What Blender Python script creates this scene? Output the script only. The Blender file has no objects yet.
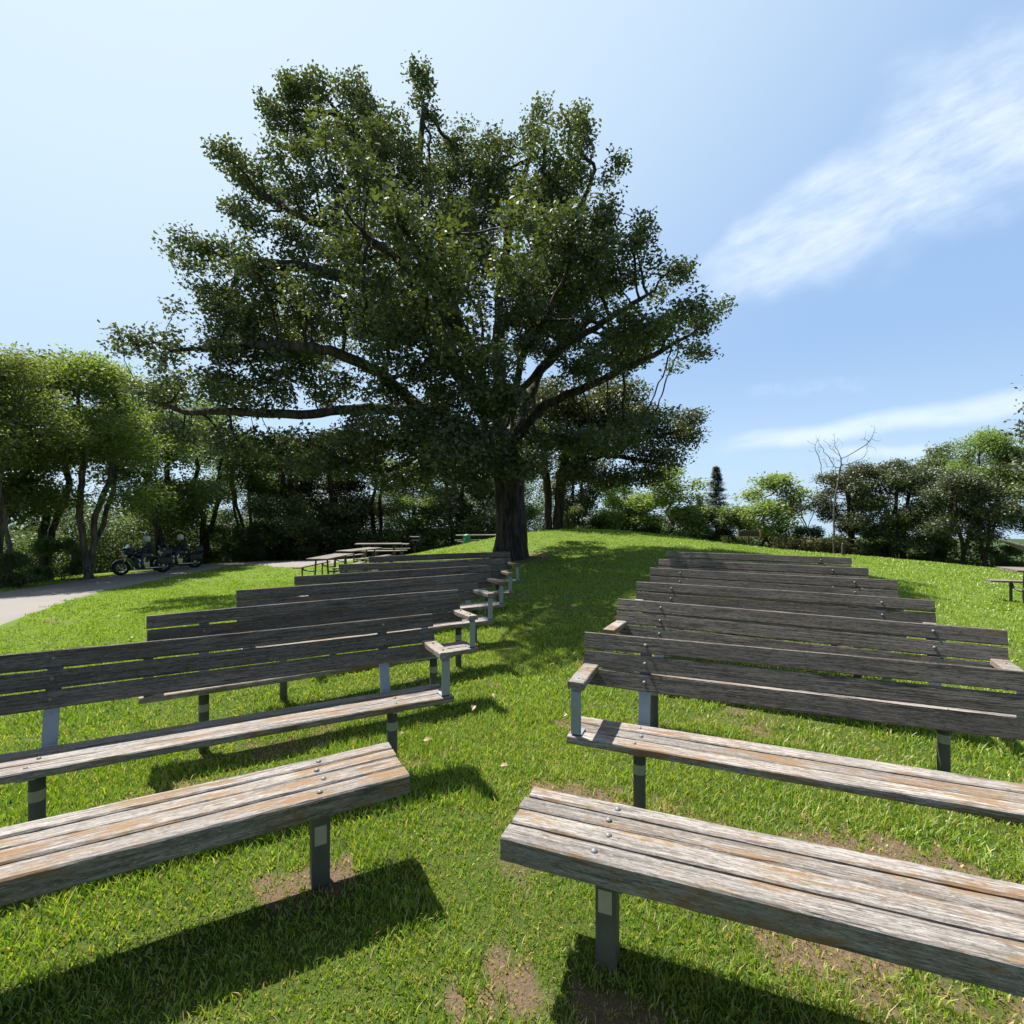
import bpy, bmesh, math, random
import numpy as np
from mathutils import Vector, Matrix
R = math.radians
random.seed(7)
rng = np.random.default_rng(11)
scene = bpy.context.scene
COL = scene.collection

# ------------------------------------------------------------------ camera, sky, sun, exposure
CAM_H = 1.61
cam_d = bpy.data.cameras.new('camera'); cam = bpy.data.objects.new('camera', cam_d); COL.objects.link(cam)
cam.location = (0, 0, CAM_H); cam.rotation_euler = (R(90), 0, 0)
cam_d.sensor_width = 36; cam_d.sensor_height = 36; cam_d.lens = 18.0
cam_d.clip_start = 0.05; cam_d.clip_end = 9000
scene.camera = cam
SUN_EL, SUN_AZ = R(60), R(-45)          # azimuth measured from +Y towards +X
sd = Vector((math.sin(SUN_AZ) * math.cos(SUN_EL), math.cos(SUN_AZ) * math.cos(SUN_EL), math.sin(SUN_EL)))
sun_d = bpy.data.lights.new('sun', 'SUN'); sun = bpy.data.objects.new('sun', sun_d); COL.objects.link(sun)
sun_d.energy = 5.0; sun_d.angle = R(0.53); sun_d.color = (1.0, 0.95, 0.87)
sun.rotation_euler = sd.to_track_quat('Z', 'Y').to_euler(); sun.location = (-20, 20, 40)
scene.view_settings.view_transform = 'Standard'; scene.view_settings.look = 'None'
scene.view_settings.gamma = 1.0; scene.view_settings.use_curve_mapping = False
scene.view_settings.exposure = 1.12
scene.cycles.max_bounces = 8; scene.cycles.transparent_max_bounces = 8
scene.cycles.diffuse_bounces = 4; scene.cycles.transmission_bounces = 4

world = bpy.data.worlds.new('World'); scene.world = world; world.use_nodes = True
wt = world.node_tree; wt.nodes.clear()
class NT:
    """tiny helper for node trees"""
    def __init__(s, t): s.t = t
    def n(s, typ, **kw):
        nd = s.t.nodes.new(typ)
        for k, v in kw.items(): setattr(nd, k, v)
        return nd
    def set(s, sock, v):
        if hasattr(v, 'links') or isinstance(v, bpy.types.NodeSocket): s.t.links.new(v, sock)
        else: sock.default_value = v
    def math(s, op, a, b=0.0, c=None, clamp=False):
        nd = s.n('ShaderNodeMath', operation=op, use_clamp=clamp)
        s.set(nd.inputs[0], a); s.set(nd.inputs[1], b)
        if c is not None: s.set(nd.inputs[2], c)
        return nd.outputs[0]
    def vmath(s, op, a, b):
        nd = s.n('ShaderNodeVectorMath', operation=op); s.set(nd.inputs[0], a); s.set(nd.inputs[1], b); return nd.outputs[0]
    def mix(s, f, a, b, mode='MIX'):
        nd = s.n('ShaderNodeMix', data_type='RGBA', blend_type=mode)
        s.set(nd.inputs[0], f); s.set(nd.inputs[6], a); s.set(nd.inputs[7], b); return nd.outputs[2]
    def noise(s, vec, scale, detail=4, rough=0.55, dist=0.0):
        nd = s.n('ShaderNodeTexNoise'); s.set(nd.inputs['Vector'], vec); nd.inputs['Scale'].default_value = scale
        nd.inputs['Detail'].default_value = detail; nd.inputs['Roughness'].default_value = rough
        nd.inputs['Distortion'].default_value = dist; return nd.outputs[0]
    def ramp(s, f, lo, hi):
        nd = s.n('ShaderNodeMapRange', interpolation_type='SMOOTHSTEP'); s.set(nd.inputs[0], f)
        nd.inputs[1].default_value = lo; nd.inputs[2].default_value = hi; return nd.outputs[0]
    def mapping(s, vec, scale=(1, 1, 1), loc=(0, 0, 0), rot=(0, 0, 0)):
        nd = s.n('ShaderNodeMapping'); s.set(nd.inputs[0], vec)
        nd.inputs['Location'].default_value = loc; nd.inputs['Rotation'].default_value = rot; nd.inputs['Scale'].default_value = scale
        return nd.outputs[0]
    def attr(s, name):
        return s.n('ShaderNodeAttribute', attribute_name=name)

W = NT(wt)
sky = W.n('ShaderNodeTexSky', sky_type='NISHITA', sun_disc=False)
sky.sun_elevation = SUN_EL; sky.sun_rotation = SUN_AZ
sky.altitude = 300; sky.air_density = 1.0; sky.dust_density = 1.2; sky.ozone_density = 1.2
geo = W.n('ShaderNodeTexCoord').outputs['Generated']
sep = W.n('ShaderNodeSeparateXYZ'); wt.links.new(geo, sep.inputs[0])
yy = W.math('MAXIMUM', sep.outputs[1], 0.05)
u = W.math('DIVIDE', sep.outputs[0], yy); v = W.math('DIVIDE', sep.outputs[2], yy)
front = W.ramp(sep.outputs[1], 0.1, 0.35)
def band(u0, v0, u1, v1, w0, w1, f0, f1, seed, lo, hi, stretch=5.0):
    """a cirrus streak between two sky directions; (u,v) = tangent coordinates about +Y"""
    L = math.hypot(u1 - u0, v1 - v0); cx, sx = (u1 - u0) / L, (v1 - v0) / L
    du = W.math('SUBTRACT', u, u0); dv = W.math('SUBTRACT', v, v0)
    a = W.math('DIVIDE', W.math('ADD', W.math('MULTIPLY', du, cx), W.math('MULTIPLY', dv, sx)), L)
    b = W.math('SUBTRACT', W.math('MULTIPLY', dv, cx), W.math('MULTIPLY', du, sx))
    cmb = W.n('ShaderNodeCombineXYZ'); wt.links.new(a, cmb.inputs[0]); wt.links.new(b, cmb.inputs[1]); cmb.inputs[2].default_value = seed
    wob = W.noise(W.mapping(cmb.outputs[0], (2.2, 4, 1)), 1.0, 3)
    bw = W.math('ADD', b, W.math('MULTIPLY', W.math('SUBTRACT', wob, 0.5), w1 * 1.2))
    width = W.math('ADD', W.math('MULTIPLY', a, w1 - w0), w0)
    width = W.math('MAXIMUM', width, 0.01)
    q = W.math('DIVIDE', W.math('ABSOLUTE', bw), width)
    prof = W.math('SUBTRACT', 1.0, W.ramp(q, 0.15, 1.0))
    ends = W.math('MULTIPLY', W.ramp(a, f0, f0 + 0.22), W.math('SUBTRACT', 1.0, W.ramp(a, f1, f1 + 0.5)))
    st = W.noise(W.mapping(cmb.outputs[0], (2.4, 16 / (1 + stretch * 0.2), 1)), 2.0, 7, 0.62, 0.4)
    st2 = W.noise(W.mapping(cmb.outputs[0], (6, 60, 1)), 1.0, 5, 0.6, 0.3)
    tex = W.ramp(W.math('ADD', W.math('MULTIPLY', st, 0.7), W.math('MULTIPLY', st2, 0.3)), lo, hi)
    return W.math('MULTIPLY', W.math('MULTIPLY', prof, ends), tex)
c1 = W.math('MULTIPLY', band(0.37, 0.45, 1.05, 0.78, 0.07, 0.27, -0.08, 1.3, 3.0, 0.12, 0.80), 0.80)
c2 = W.math('MULTIPLY', band(0.40, 0.125, 1.0, 0.215, 0.02, 0.04, -0.05, 1.2, 8.0, 0.1, 0.6), 0.62)
c3 = W.math('MULTIPLY', band(0.62, 0.113, 0.82, 0.12, 0.018, 0.02, -0.1, 0.8, 13.0, 0.1, 0.6), 0.45)
c4 = W.math('MULTIPLY', band(0.46, 0.235, 0.68, 0.25, 0.02, 0.025, -0.1, 0.8, 23.0, 0.3, 0.8), 0.22)
cl = W.math('MAXIMUM', W.math('MAXIMUM', c1, c2), W.math('MAXIMUM', c3, c4))
cl = W.math('MULTIPLY', cl, front)
# thin general veil of summer humidity: pale, thicker towards the sun's side and low down
sdv = W.n('ShaderNodeVectorMath', operation='DOT_PRODUCT'); wt.links.new(geo, sdv.inputs[0]); sdv.inputs[1].default_value = sd
hz = W.math('MULTIPLY', W.math('MULTIPLY', W.ramp(sep.outputs[1], -0.15, 0.45), W.math('SUBTRACT', 1.0, W.ramp(sep.outputs[2], 0.70, 0.92))), 0.66)
skyc = W.mix(hz, sky.outputs[0], (4.2, 6.5, 10.2, 1))
veil = W.math('MULTIPLY', W.ramp(sdv.outputs['Value'], 0.36, 1.0), 0.74, clamp=True)
skyc = W.mix(veil, skyc, (7.8, 9.2, 9.9, 1))
low = W.math('MULTIPLY', W.math('SUBTRACT', 1.0, W.ramp(sep.outputs[2], -0.02, 0.30)), 0.55)
skyc = W.mix(low, skyc, (6.6, 8.6, 9.8, 1))
skyc = W.mix(cl, skyc, (9.0, 10.0, 11.2, 1))
bg = W.n('ShaderNodeBackground'); wt.links.new(skyc, bg.inputs[0]); bg.inputs[1].default_value = 0.0505
wo = W.n('ShaderNodeOutputWorld'); wt.links.new(bg.outputs[0], wo.inputs[0])

# ------------------------------------------------------------------ helpers
def tag(o, label=None, cat=None, group=None, kind=None):
    if label: o['label'] = label
    if cat: o['category'] = cat
    if group: o['group'] = group
    if kind: o['kind'] = kind
    return o
def empty(name, loc, rz=0.0):
    o = bpy.data.objects.new(name, None); COL.objects.link(o)
    o.location = loc; o.rotation_euler = (0, 0, rz); o.empty_display_size = 0.2
    return o
def kids(o): return [c for c in bpy.data.objects if c.parent == o]
def copy_tree(o, parent=None):
    c = o.copy(); COL.objects.link(c); c.parent = parent
    for k in list(('label', 'group')):
        if parent is None and k in c: del c[k]
    for ch in kids(o): copy_tree(ch, c)
    return c

class MB:
    def __init__(s): s.v = []; s.f = []; s.r = []; s.cur = 0.0
    def add(s, vs, fs):
        n = len(s.v); s.v += [tuple(p) for p in vs]
        for f in fs: s.f.append(tuple(i + n for i in f)); s.r.append(s.cur)
    def box(s, x0, x1, y0, y1, z0, z1, M=None, b=0.0):
        vs = [Vector((x, y, z)) for x in (x0, x1) for y in (y0, y1) for z in (z0, z1)]
        fs = [(0, 1, 3, 2), (4, 6, 7, 5), (0, 4, 5, 1), (2, 3, 7, 6), (0, 2, 6, 4), (1, 5, 7, 3)]
        if b > 0:
            bm = bmesh.new(); bv = [bm.verts.new(q) for q in vs]
            for f in fs: bm.faces.new([bv[i] for i in f])
            bmesh.ops.bevel(bm, geom=bm.edges[:], offset=b, segments=2, affect='EDGES', profile=0.6)
            bm.verts.index_update()
            vs = [q.co.copy() for q in bm.verts]; fs = [tuple(q.index for q in f.verts) for f in bm.faces]; bm.free()
        if M is not None: vs = [M @ q for q in vs]
        s.add(vs, fs)
    def tube(s, pts, rad, n=8, cap=True):
        pts = [Vector(p) for p in pts]
        if not hasattr(rad, '__len__'): rad = [rad] * len(pts)
        base = len(s.v); ref = None; vs = []
        for i, p in enumerate(pts):
            d = (pts[min(i + 1, len(pts) - 1)] - pts[max(i - 1, 0)])
            d = d.normalized() if d.length > 1e-9 else Vector((0, 0, 1))
            if ref is None: ref = Vector((1, 0, 0)) if abs(d.x) < 0.8 else Vector((0, 1, 0))
            a = (ref - d * ref.dot(d)).normalized(); ref = a; bb = d.cross(a)
            for k in range(n):
                t = 2 * math.pi * k / n
                vs.append(p + (a * math.cos(t) + bb * math.sin(t)) * rad[i])
        fs = []
        for i in range(len(pts) - 1):
            for k in range(n):
                fs.append((i * n + k, i * n + (k + 1) % n, (i + 1) * n + (k + 1) % n, (i + 1) * n + k))
        if cap:
            fs.append(tuple(reversed(range(n)))); fs.append(tuple((len(pts) - 1) * n + k for k in range(n)))
        s.add(vs, fs)
    def lathe(s, prof, n=20, M=None):
        """profile [(r,z)...] turned about z"""
        vs = []; fs = []
        for r, z in prof:
            for k in range(n):
                t = 2 * math.pi * k / n; vs.append(Vector((r * math.cos(t), r * math.sin(t), z)))
        for i in range(len(prof) - 1):
            for k in range(n): fs.append((i * n + k, i * n + (k + 1) % n, (i + 1) * n + (k + 1) % n, (i + 1) * n + k))
        if M is not None: vs = [M @ q for q in vs]
        s.add(vs, fs)
    def ribbon(s, pts, w, t, axis=(1, 0, 0)):
        """flat steel strap: centre line pts, width w along axis, thickness t"""
        pts = [Vector(p) for p in pts]; ax = Vector(axis).normalized(); vs = []; fs = []
        for i, p in enumerate(pts):
            d = (pts[min(i + 1, len(pts) - 1)] - pts[max(i - 1, 0)]).normalized(); nn = d.cross(ax).normalized()
            for a, b in ((-1, -1), (1, -1), (1, 1), (-1, 1)): vs.append(p + ax * (a * w / 2) + nn * (b * t / 2))
        for i in range(len(pts) - 1):
            for k in range(4): fs.append((i * 4 + k, i * 4 + (k + 1) % 4, (i + 1) * 4 + (k + 1) % 4, (i + 1) * 4 + k))
        fs.append((3, 2, 1, 0)); m = (len(pts) - 1) * 4; fs.append((m, m + 1, m + 2, m + 3))
        s.add(vs, fs)
    def build(s, name, mat, parent=None, smooth=False, loc=None):
        me = bpy.data.meshes.new(name); me.from_pydata(s.v, [], s.f)
        bm = bmesh.new(); bm.from_mesh(me); bmesh.ops.recalc_face_normals(bm, faces=bm.faces[:]); bm.to_mesh(me); bm.free()
        a = me.attributes.new('rnd', 'FLOAT', 'FACE'); a.data.foreach_set('value', s.r)
        if smooth: me.polygons.foreach_set('use_smooth', [True] * len(me.polygons))
        me.materials.append(mat)
        o = bpy.data.objects.new(name, me); COL.objects.link(o)
        if parent is not None: o.parent = parent
        if loc is not None: o.location = loc
        return o
def np_mesh(name, V, F, mat, parent=None, rnd=None, col=None, smooth=False, tri=False):
    """V (n,3) verts, F (m,k) faces of equal size (or list of two such arrays)"""
    me = bpy.data.meshes.new(name)
    Fs = F if isinstance(F, list) else [F]
    loops = np.concatenate([f.ravel() for f in Fs]).astype(np.int32)
    tot = np.concatenate([np.full(len(f), f.shape[1]) for f in Fs]).astype(np.int32)
    start = np.concatenate([[0], np.cumsum(tot)[:-1]]).astype(np.int32)
    me.vertices.add(len(V)); me.vertices.foreach_set('co', V.astype(np.float32).ravel())
    me.loops.add(len(loops)); me.loops.foreach_set('vertex_index', loops)
    me.polygons.add(len(tot)); me.polygons.foreach_set('loop_start', start); me.polygons.foreach_set('loop_total', tot)
    if smooth: me.polygons.foreach_set('use_smooth', np.ones(len(tot), bool))
    me.update(calc_edges=True); me.validate()
    if rnd is not None:
        a = me.attributes.new('rnd', 'FLOAT', 'POINT'); a.data.foreach_set('value', rnd.astype(np.float32))
    if col is not None:
        a = me.attributes.new('tint', 'FLOAT_COLOR', 'POINT')
        a.data.foreach_set('color', np.concatenate([col, np.ones((len(col), 1))], 1).astype(np.float32).ravel())
    me.materials.append(mat)
    o = bpy.data.objects.new(name, me); COL.objects.link(o)
    if parent is not None: o.parent = parent
    return o

# ------------------------------------------------------------------ materials
def new_mat(name):
    m = bpy.data.materials.new(name); m.use_nodes = True; t = m.node_tree; t.nodes.clear()
    N = NT(t); out = N.n('ShaderNodeOutputMaterial'); return m, N, out
def simple(name, col, rough=0.6, metal=0.0, var=0.25, scale=12.0, bump=0.05, emit=None):
    m, N, out = new_mat(name)
    co = N.n('ShaderNodeTexCoord').outputs['Object']
    nz = N.noise(co, scale, 5)
    c = N.mix(nz, tuple(x * (1 - var) for x in col) + (1,), tuple(min(1, x * (1 + var)) for x in col) + (1,))
    p = N.n('ShaderNodeBsdfPrincipled'); N.set(p.inputs['Base Color'], c)
    N.set(p.inputs['Roughness'], N.math('ADD', N.math('MULTIPLY', nz, 0.25), rough - 0.12)); p.inputs['Metallic'].default_value = metal
    b = N.n('ShaderNodeBump'); b.inputs['Strength'].default_value = bump; b.inputs['Distance'].default_value = 0.01
    N.set(b.inputs['Height'], N.noise(co, scale * 4, 4)); N.t.links.new(b.outputs[0], p.inputs['Normal'])
    if emit: p.inputs['Emission Color'].default_value = emit + (1,); p.inputs['Emission Strength'].default_value = 1.0
    N.t.links.new(p.outputs[0], out.inputs[0]); return m

def wood_mat(name, light, dark, lichen, lich_lo, lich_hi, axis='X'):
    """weathered softwood: silver grey with fine grain, drying cracks, knots, patches of orange lichen"""
    m, N, out = new_mat(name)
    co = N.n('ShaderNodeTexCoord').outputs['Object']
    r = N.attr('rnd').outputs['Fac']; oi = N.n('ShaderNodeObjectInfo').outputs['Random']
    off = N.n('ShaderNodeCombineXYZ')
    N.set(off.inputs[0], N.math('ADD', N.math('MULTIPLY', r, 37.0), N.math('MULTIPLY', oi, 91.0)))
    N.set(off.inputs[1], N.math('MULTIPLY', r, 3.1)); N.set(off.inputs[2], N.math('MULTIPLY', oi, 5.3))
    vec = N.vmath('ADD', co, off.outputs[0])
    # gentle waviness of the grain, then stretched noise
    wv = N.noise(N.mapping(vec, (1.3, 5, 5)), 1.0, 3)
    w3 = N.n('ShaderNodeCombineXYZ'); N.set(w3.inputs[1], N.math('MULTIPLY', N.math('SUBTRACT', wv, 0.5), 0.018)); N.set(w3.inputs[2], N.math('MULTIPLY', N.math('SUBTRACT', wv, 0.5), 0.018))
    gv = N.vmath('ADD', vec, w3.outputs[0])
    g1 = N.noise(N.mapping(gv, (2.6, 90, 90)), 1.0, 5, 0.62)
    g2 = N.noise(N.mapping(gv, (16, 330, 330)), 1.0, 4, 0.7)
    g3 = N.noise(N.mapping(gv, (0.7, 22, 22)), 1.0, 3, 0.5)
    blot = N.noise(N.mapping(vec, (2.0, 5, 5)), 1.0, 6, 0.65)
    g = N.math('ADD', N.math('MULTIPLY', g1, 0.5), N.math('MULTIPLY', g2, 0.5))
    gm = N.ramp(g, 0.38, 0.60)
    c = N.mix(gm, dark + (1,), light + (1,))
    c = N.mix(N.math('MULTIPLY', N.ramp(blot, 0.42, 0.66), 0.62), c, tuple(0.55 * x for x in light) + (1,))
    tone = N.math('ADD', N.math('MULTIPLY', N.math('FRACT', N.math('ADD', N.math('MULTIPLY', r, 7.31), N.math('MULTIPLY', oi, 3.7))), 0.42), 0.76)
    tc = N.n('ShaderNodeCombineColor'); [N.set(tc.inputs[i], tone) for i in range(3)]
    c = N.mix(1.0, c, tc.outputs[0], 'MULTIPLY')
    # drying cracks: thin dark lines where a slow stretched noise crosses a value
    cr = N.math('ABSOLUTE', N.math('SUBTRACT', g3, 0.5))
    crack = N.math('MULTIPLY', N.math('SUBTRACT', 1.0, N.ramp(cr, 0.004, 0.02)), N.ramp(N.noise(N.mapping(vec, (1.1, 9, 9), (4, 4, 4)), 1.0, 2), 0.45, 0.6))
    c = N.mix(N.math('MULTIPLY', crack, 0.6), c, (0.03, 0.025, 0.022, 1))
    fl = N.noise(N.mapping(vec, (30, 140, 140), (3, 8, 1)), 1.0, 5, 0.75)
    c = N.mix(N.math('MULTIPLY', N.ramp(fl, 0.50, 0.60), 0.55), c, tuple(0.42 * x for x in dark) + (1,))
    fl2 = N.noise(N.mapping(vec, (40, 170, 170), (7, 1, 5)), 1.0, 5, 0.75)
    c = N.mix(N.math('MULTIPLY', N.ramp(fl2, 0.56, 0.66), 0.6), c, tuple(1.25 * x for x in light) + (1,))
    # knots
    vo = N.n('ShaderNodeTexVoronoi', feature='F1'); N.set(vo.inputs['Vector'], N.mapping(vec, (1.3, 6.5, 6.5))); vo.inputs['Scale'].default_value = 1.0
    kn = N.math('SUBTRACT', 1.0, N.ramp(vo.outputs['Distance'], 0.05, 0.14))
    c = N.mix(N.math('MULTIPLY', kn, 0.75), c, (0.05, 0.035, 0.028, 1))
    # lichen
    ln = N.noise(N.mapping(vec, (2.2, 9, 9), (9, 2, 7)), 1.0, 7, 0.7)
    lf = N.noise(N.mapping(gv, (14, 120, 120)), 1.0, 4, 0.7)
    lm = N.ramp(N.math('ADD', ln, N.math('MULTIPLY', N.math('SUBTRACT', lf, 0.5), 0.45)), lich_lo, lich_hi)
    c = N.mix(N.math('MULTIPLY', lm, 0.85), c, lichen + (1,))
    p = N.n('ShaderNodeBsdfPrincipled'); N.set(p.inputs['Base Color'], c)
    p.inputs['Roughness'].default_value = 0.78; p.inputs['Specular IOR Level'].default_value = 0.3
    h = N.math('SUBTRACT', N.math('ADD', N.math('MULTIPLY', g1, 0.6), N.math('MULTIPLY', g2, 0.5)), N.math('MULTIPLY', crack, 1.2))
    b = N.n('ShaderNodeBump'); b.inputs['Strength'].default_value = 0.55; b.inputs['Distance'].default_value = 0.004
    N.set(b.inputs['Height'], h); N.t.links.new(b.outputs[0], p.inputs['Normal'])
    N.t.links.new(p.outputs[0], out.inputs[0]); return m

def leaf_mat(name, c0, c1, trans=0.35, gloss=0.10, tr_col=None):
    m, N, out = new_mat(name)
    r = N.attr('rnd').outputs['Fac']; oi = N.n('ShaderNodeObjectInfo').outputs['Random']
    c = N.mix(r, c0 + (1,), c1 + (1,))
    hs = N.n('ShaderNodeHueSaturation'); N.set(hs.inputs['Color'], c)
    N.set(hs.inputs['Hue'], N.math('ADD', N.math('MULTIPLY', oi, 0.03), 0.485)); N.set(hs.inputs['Value'], N.math('ADD', N.math('MULTIPLY', oi, 0.35), 0.82))
    c = hs.outputs[0]
    d = N.n('ShaderNodeBsdfDiffuse'); N.set(d.inputs[0], c)
    t = N.n('ShaderNodeBsdfTranslucent'); N.set(t.inputs[0], N.mix(1.0, c, (1.9, 1.8, 0.8, 1) if tr_col is None else tr_col + (1,), 'MULTIPLY'))
    g = N.n('ShaderNodeBsdfGlossy'); g.inputs['Roughness'].default_value = 0.58; g.inputs[0].default_value = (0.9, 0.95, 1, 1)
    m1 = N.n('ShaderNodeMixShader'); m1.inputs[0].default_value = trans; N.t.links.new(d.outputs[0], m1.inputs[1]); N.t.links.new(t.outputs[0], m1.inputs[2])
    m2 = N.n('ShaderNodeMixShader'); m2.inputs[0].default_value = gloss; N.t.links.new(m1.outputs[0], m2.inputs[1]); N.t.links.new(g.outputs[0], m2.inputs[2])
    N.t.links.new(m2.outputs[0], out.inputs[0]); return m

def bark_mat(name, c0, c1):
    m, N, out = new_mat(name)
    co = N.n('ShaderNodeTexCoord').outputs['Object']
    vo = N.noise(N.mapping(co, (9, 9, 1.6)), 1.0, 6, 0.6, 0.6); fi = N.noise(co, 30.0, 5)
    c = N.mix(N.ramp(vo, 0.35, 0.65), c0 + (1,), c1 + (1,))
    p = N.n('ShaderNodeBsdfPrincipled'); N.set(p.inputs['Base Color'], c); p.inputs['Roughness'].default_value = 0.9
    p.inputs['Specular IOR Level'].default_value = 0.2
    b = N.n('ShaderNodeBump'); b.inputs['Strength'].default_value = 0.9; b.inputs['Distance'].default_value = 0.05
    N.set(b.inputs['Height'], N.math('ADD', vo, N.math('MULTIPLY', fi, 0.3))); N.t.links.new(b.outputs[0], p.inputs['Normal'])
    N.t.links.new(p.outputs[0], out.inputs[0]); return m

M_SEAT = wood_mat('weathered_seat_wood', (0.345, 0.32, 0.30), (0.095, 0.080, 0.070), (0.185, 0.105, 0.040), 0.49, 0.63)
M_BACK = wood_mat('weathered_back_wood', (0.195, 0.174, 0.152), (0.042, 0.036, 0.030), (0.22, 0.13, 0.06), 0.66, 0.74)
M_TABLE = wood_mat('picnic_wood', (0.26, 0.22, 0.195), (0.10, 0.08, 0.07), (0.26, 0.15, 0.07), 0.62, 0.7)
M_GALV = simple('galvanised_steel', (0.26, 0.31, 0.37), 0.5, 0.5, 0.18, 30, 0.04)
M_POST = simple('dark_steel_post', (0.095, 0.098, 0.080), 0.65, 0.1, 0.5, 9, 0.12)
M_BOLT = simple('bolt_steel', (0.17, 0.175, 0.18), 0.6, 0.4, 0.15, 60, 0.02)
M_BAND = simple('pale_band', (0.32, 0.33, 0.29), 0.7, 0.0, 0.3, 25, 0.05)
M_STICK = simple('faded_sticker', (0.36, 0.35, 0.27), 0.7, 0.0, 0.25, 40, 0.03)
M_OAKLEAF = leaf_mat('oak_leaf', (0.022, 0.036, 0.012), (0.088, 0.108, 0.030), 0.30, 0.07)
M_PALELEAF = leaf_mat('pale_green_leaf', (0.080, 0.135, 0.030), (0.18, 0.24, 0.055), 0.42, 0.05)
M_MIDLEAF = leaf_mat('mid_green_leaf', (0.045, 0.080, 0.022), (0.11, 0.155, 0.04), 0.38, 0.05)
M_SCRUB = leaf_mat('scrub_leaf', (0.045, 0.065, 0.028), (0.10, 0.12, 0.05), 0.3, 0.06)
M_NEEDLE = leaf_mat('conifer_needle', (0.022, 0.042, 0.024), (0.048, 0.075, 0.04), 0.15, 0.06)
M_BARK = bark_mat('oak_bark', (0.018, 0.015, 0.013), (0.075, 0.062, 0.052))
M_BARK2 = bark_mat('grey_bark', (0.05, 0.045, 0.04), (0.16, 0.14, 0.12))
M_DEAD = bark_mat('dead_bark', (0.085, 0.076, 0.068), (0.18, 0.165, 0.15))

# ------------------------------------------------------------------ terrain
CP = np.array([
 (0,0,0),(-2,1.5,.02),(2,1.5,-.01),(-1,2.2,.03),(.4,1.9,0),(-3,3.2,0),(3,3,0),
 (2,3.7,0),(2.4,4.7,.006),(2.8,5.6,.05),(3.1,6.5,.064),(3.6,7.5,.105),
 (-1.6,3.1,0),(-1.5,4.2,-.014),(-1.4,5.2,.02),(-1.3,6.2,.015),(-1.2,7.5,.01),(-1.1,8.5,.02),(.6,6.5,.04),
 (-.05,16,.15),(1.2,22,.80),(3.8,22,.83),(8.5,23,.34),(11.6,24,-.12),(16.5,25,-.55),(17,18,-.45),
 (-3.8,24,-.2),(-2.5,28,-.55),(-6.4,18,-.7),(-6.8,22,-.78),(-6.9,26,-.75),
 (-9.4,9.4,-.5),(-12.9,16.1,-.9),(-14.7,24.1,-1.2),(-14.4,29.4,-1.3),(-18.3,18.3,-1.1),(-19.6,24.4,-1.4),(-18,31,-1.5),
 (-5.8,7.2,-.2),(9,9.2,-.16),(6,6,-.02),(14,13,-.33),(1,12,.12),
 (-30,12,-1.3),(5,31,.1),(14,31,-1.2),(24,24,-1.4),(24,10,-.9),
 (-10,0,-.35),(10,0,-.15),(0,-8,-.05),(-22,0,-1.0),(22,0,-.8),(0,-22,-.5),(-15,-15,-.8),(15,-15,-.7),
 (-32,32,-3.2),(0,44,-2.6),(32,32,-3.6),(45,0,-3.2),(-45,0,-3.2),(-30,-30,-3),(30,-30,-3),(0,-45,-3),(-16,42,-2.8),(16,42,-3.2)], float)
def _phi(d): return d * d * np.log(np.maximum(d, 1e-6))
_n = len(CP); _K = _phi(np.hypot(CP[:, None, 0] - CP[None, :, 0], CP[:, None, 1] - CP[None, :, 1])) + np.eye(_n) * 0.6
_P = np.c_[np.ones(_n), CP[:, :2]]
_A = np.block([[_K, _P], [_P.T, np.zeros((3, 3))]]); _w = np.linalg.solve(_A, np.r_[CP[:, 2], 0, 0, 0])
def gz(x, y):
    x = np.atleast_1d(np.asarray(x, float)); y = np.atleast_1d(np.asarray(y, float)); z = np.empty(len(x))
    for i in range(0, len(x), 60000):
        a, b = x[i:i + 60000], y[i:i + 60000]; r = np.hypot(a, b); s = np.minimum(1, 44 / np.maximum(r, 1e-6))
        aa, bb = a * s, b * s
        zz = _phi(np.hypot(aa[:, None] - CP[None, :, 0], bb[:, None] - CP[None, :, 1])) @ _w[:_n] + _w[_n] + _w[_n + 1] * aa + _w[_n + 2] * bb
        over = np.maximum(r - 44, 0)
        z[i:i + 60000] = zz - 62 * (1 - np.exp(-over / 260)) - .028 * over + np.where(over > 250, np.sin(np.arctan2(a, b) * 9 + r / 700) * np.minimum(18, (over - 250) / 60), 0)
    return z
def g1(x, y): return float(gz(x, y)[0])

def vnoise(x, y, s, seed=0):
    """smooth value noise in numpy"""
    x = x / s + seed * 17.3; y = y / s + seed * 9.1
    xi = np.floor(x).astype(int); yi = np.floor(y).astype(int); fx = x - xi; fy = y - yi
    fx = fx * fx * (3 - 2 * fx); fy = fy * fy * (3 - 2 * fy)
    def h(a, b):
        n = (a * 374761393 + b * 668265263 + seed * 1442695) & 0x7fffffff
        n = ((n ^ (n >> 13)) * 1274126177) & 0x7fffffff
        return ((n ^ (n >> 16)) & 0xffff) / 65535.0
    return (h(xi, yi) * (1 - fx) + h(xi + 1, yi) * fx) * (1 - fy) + (h(xi, yi + 1) * (1 - fx) + h(xi + 1, yi + 1) * fx) * fy

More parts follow.
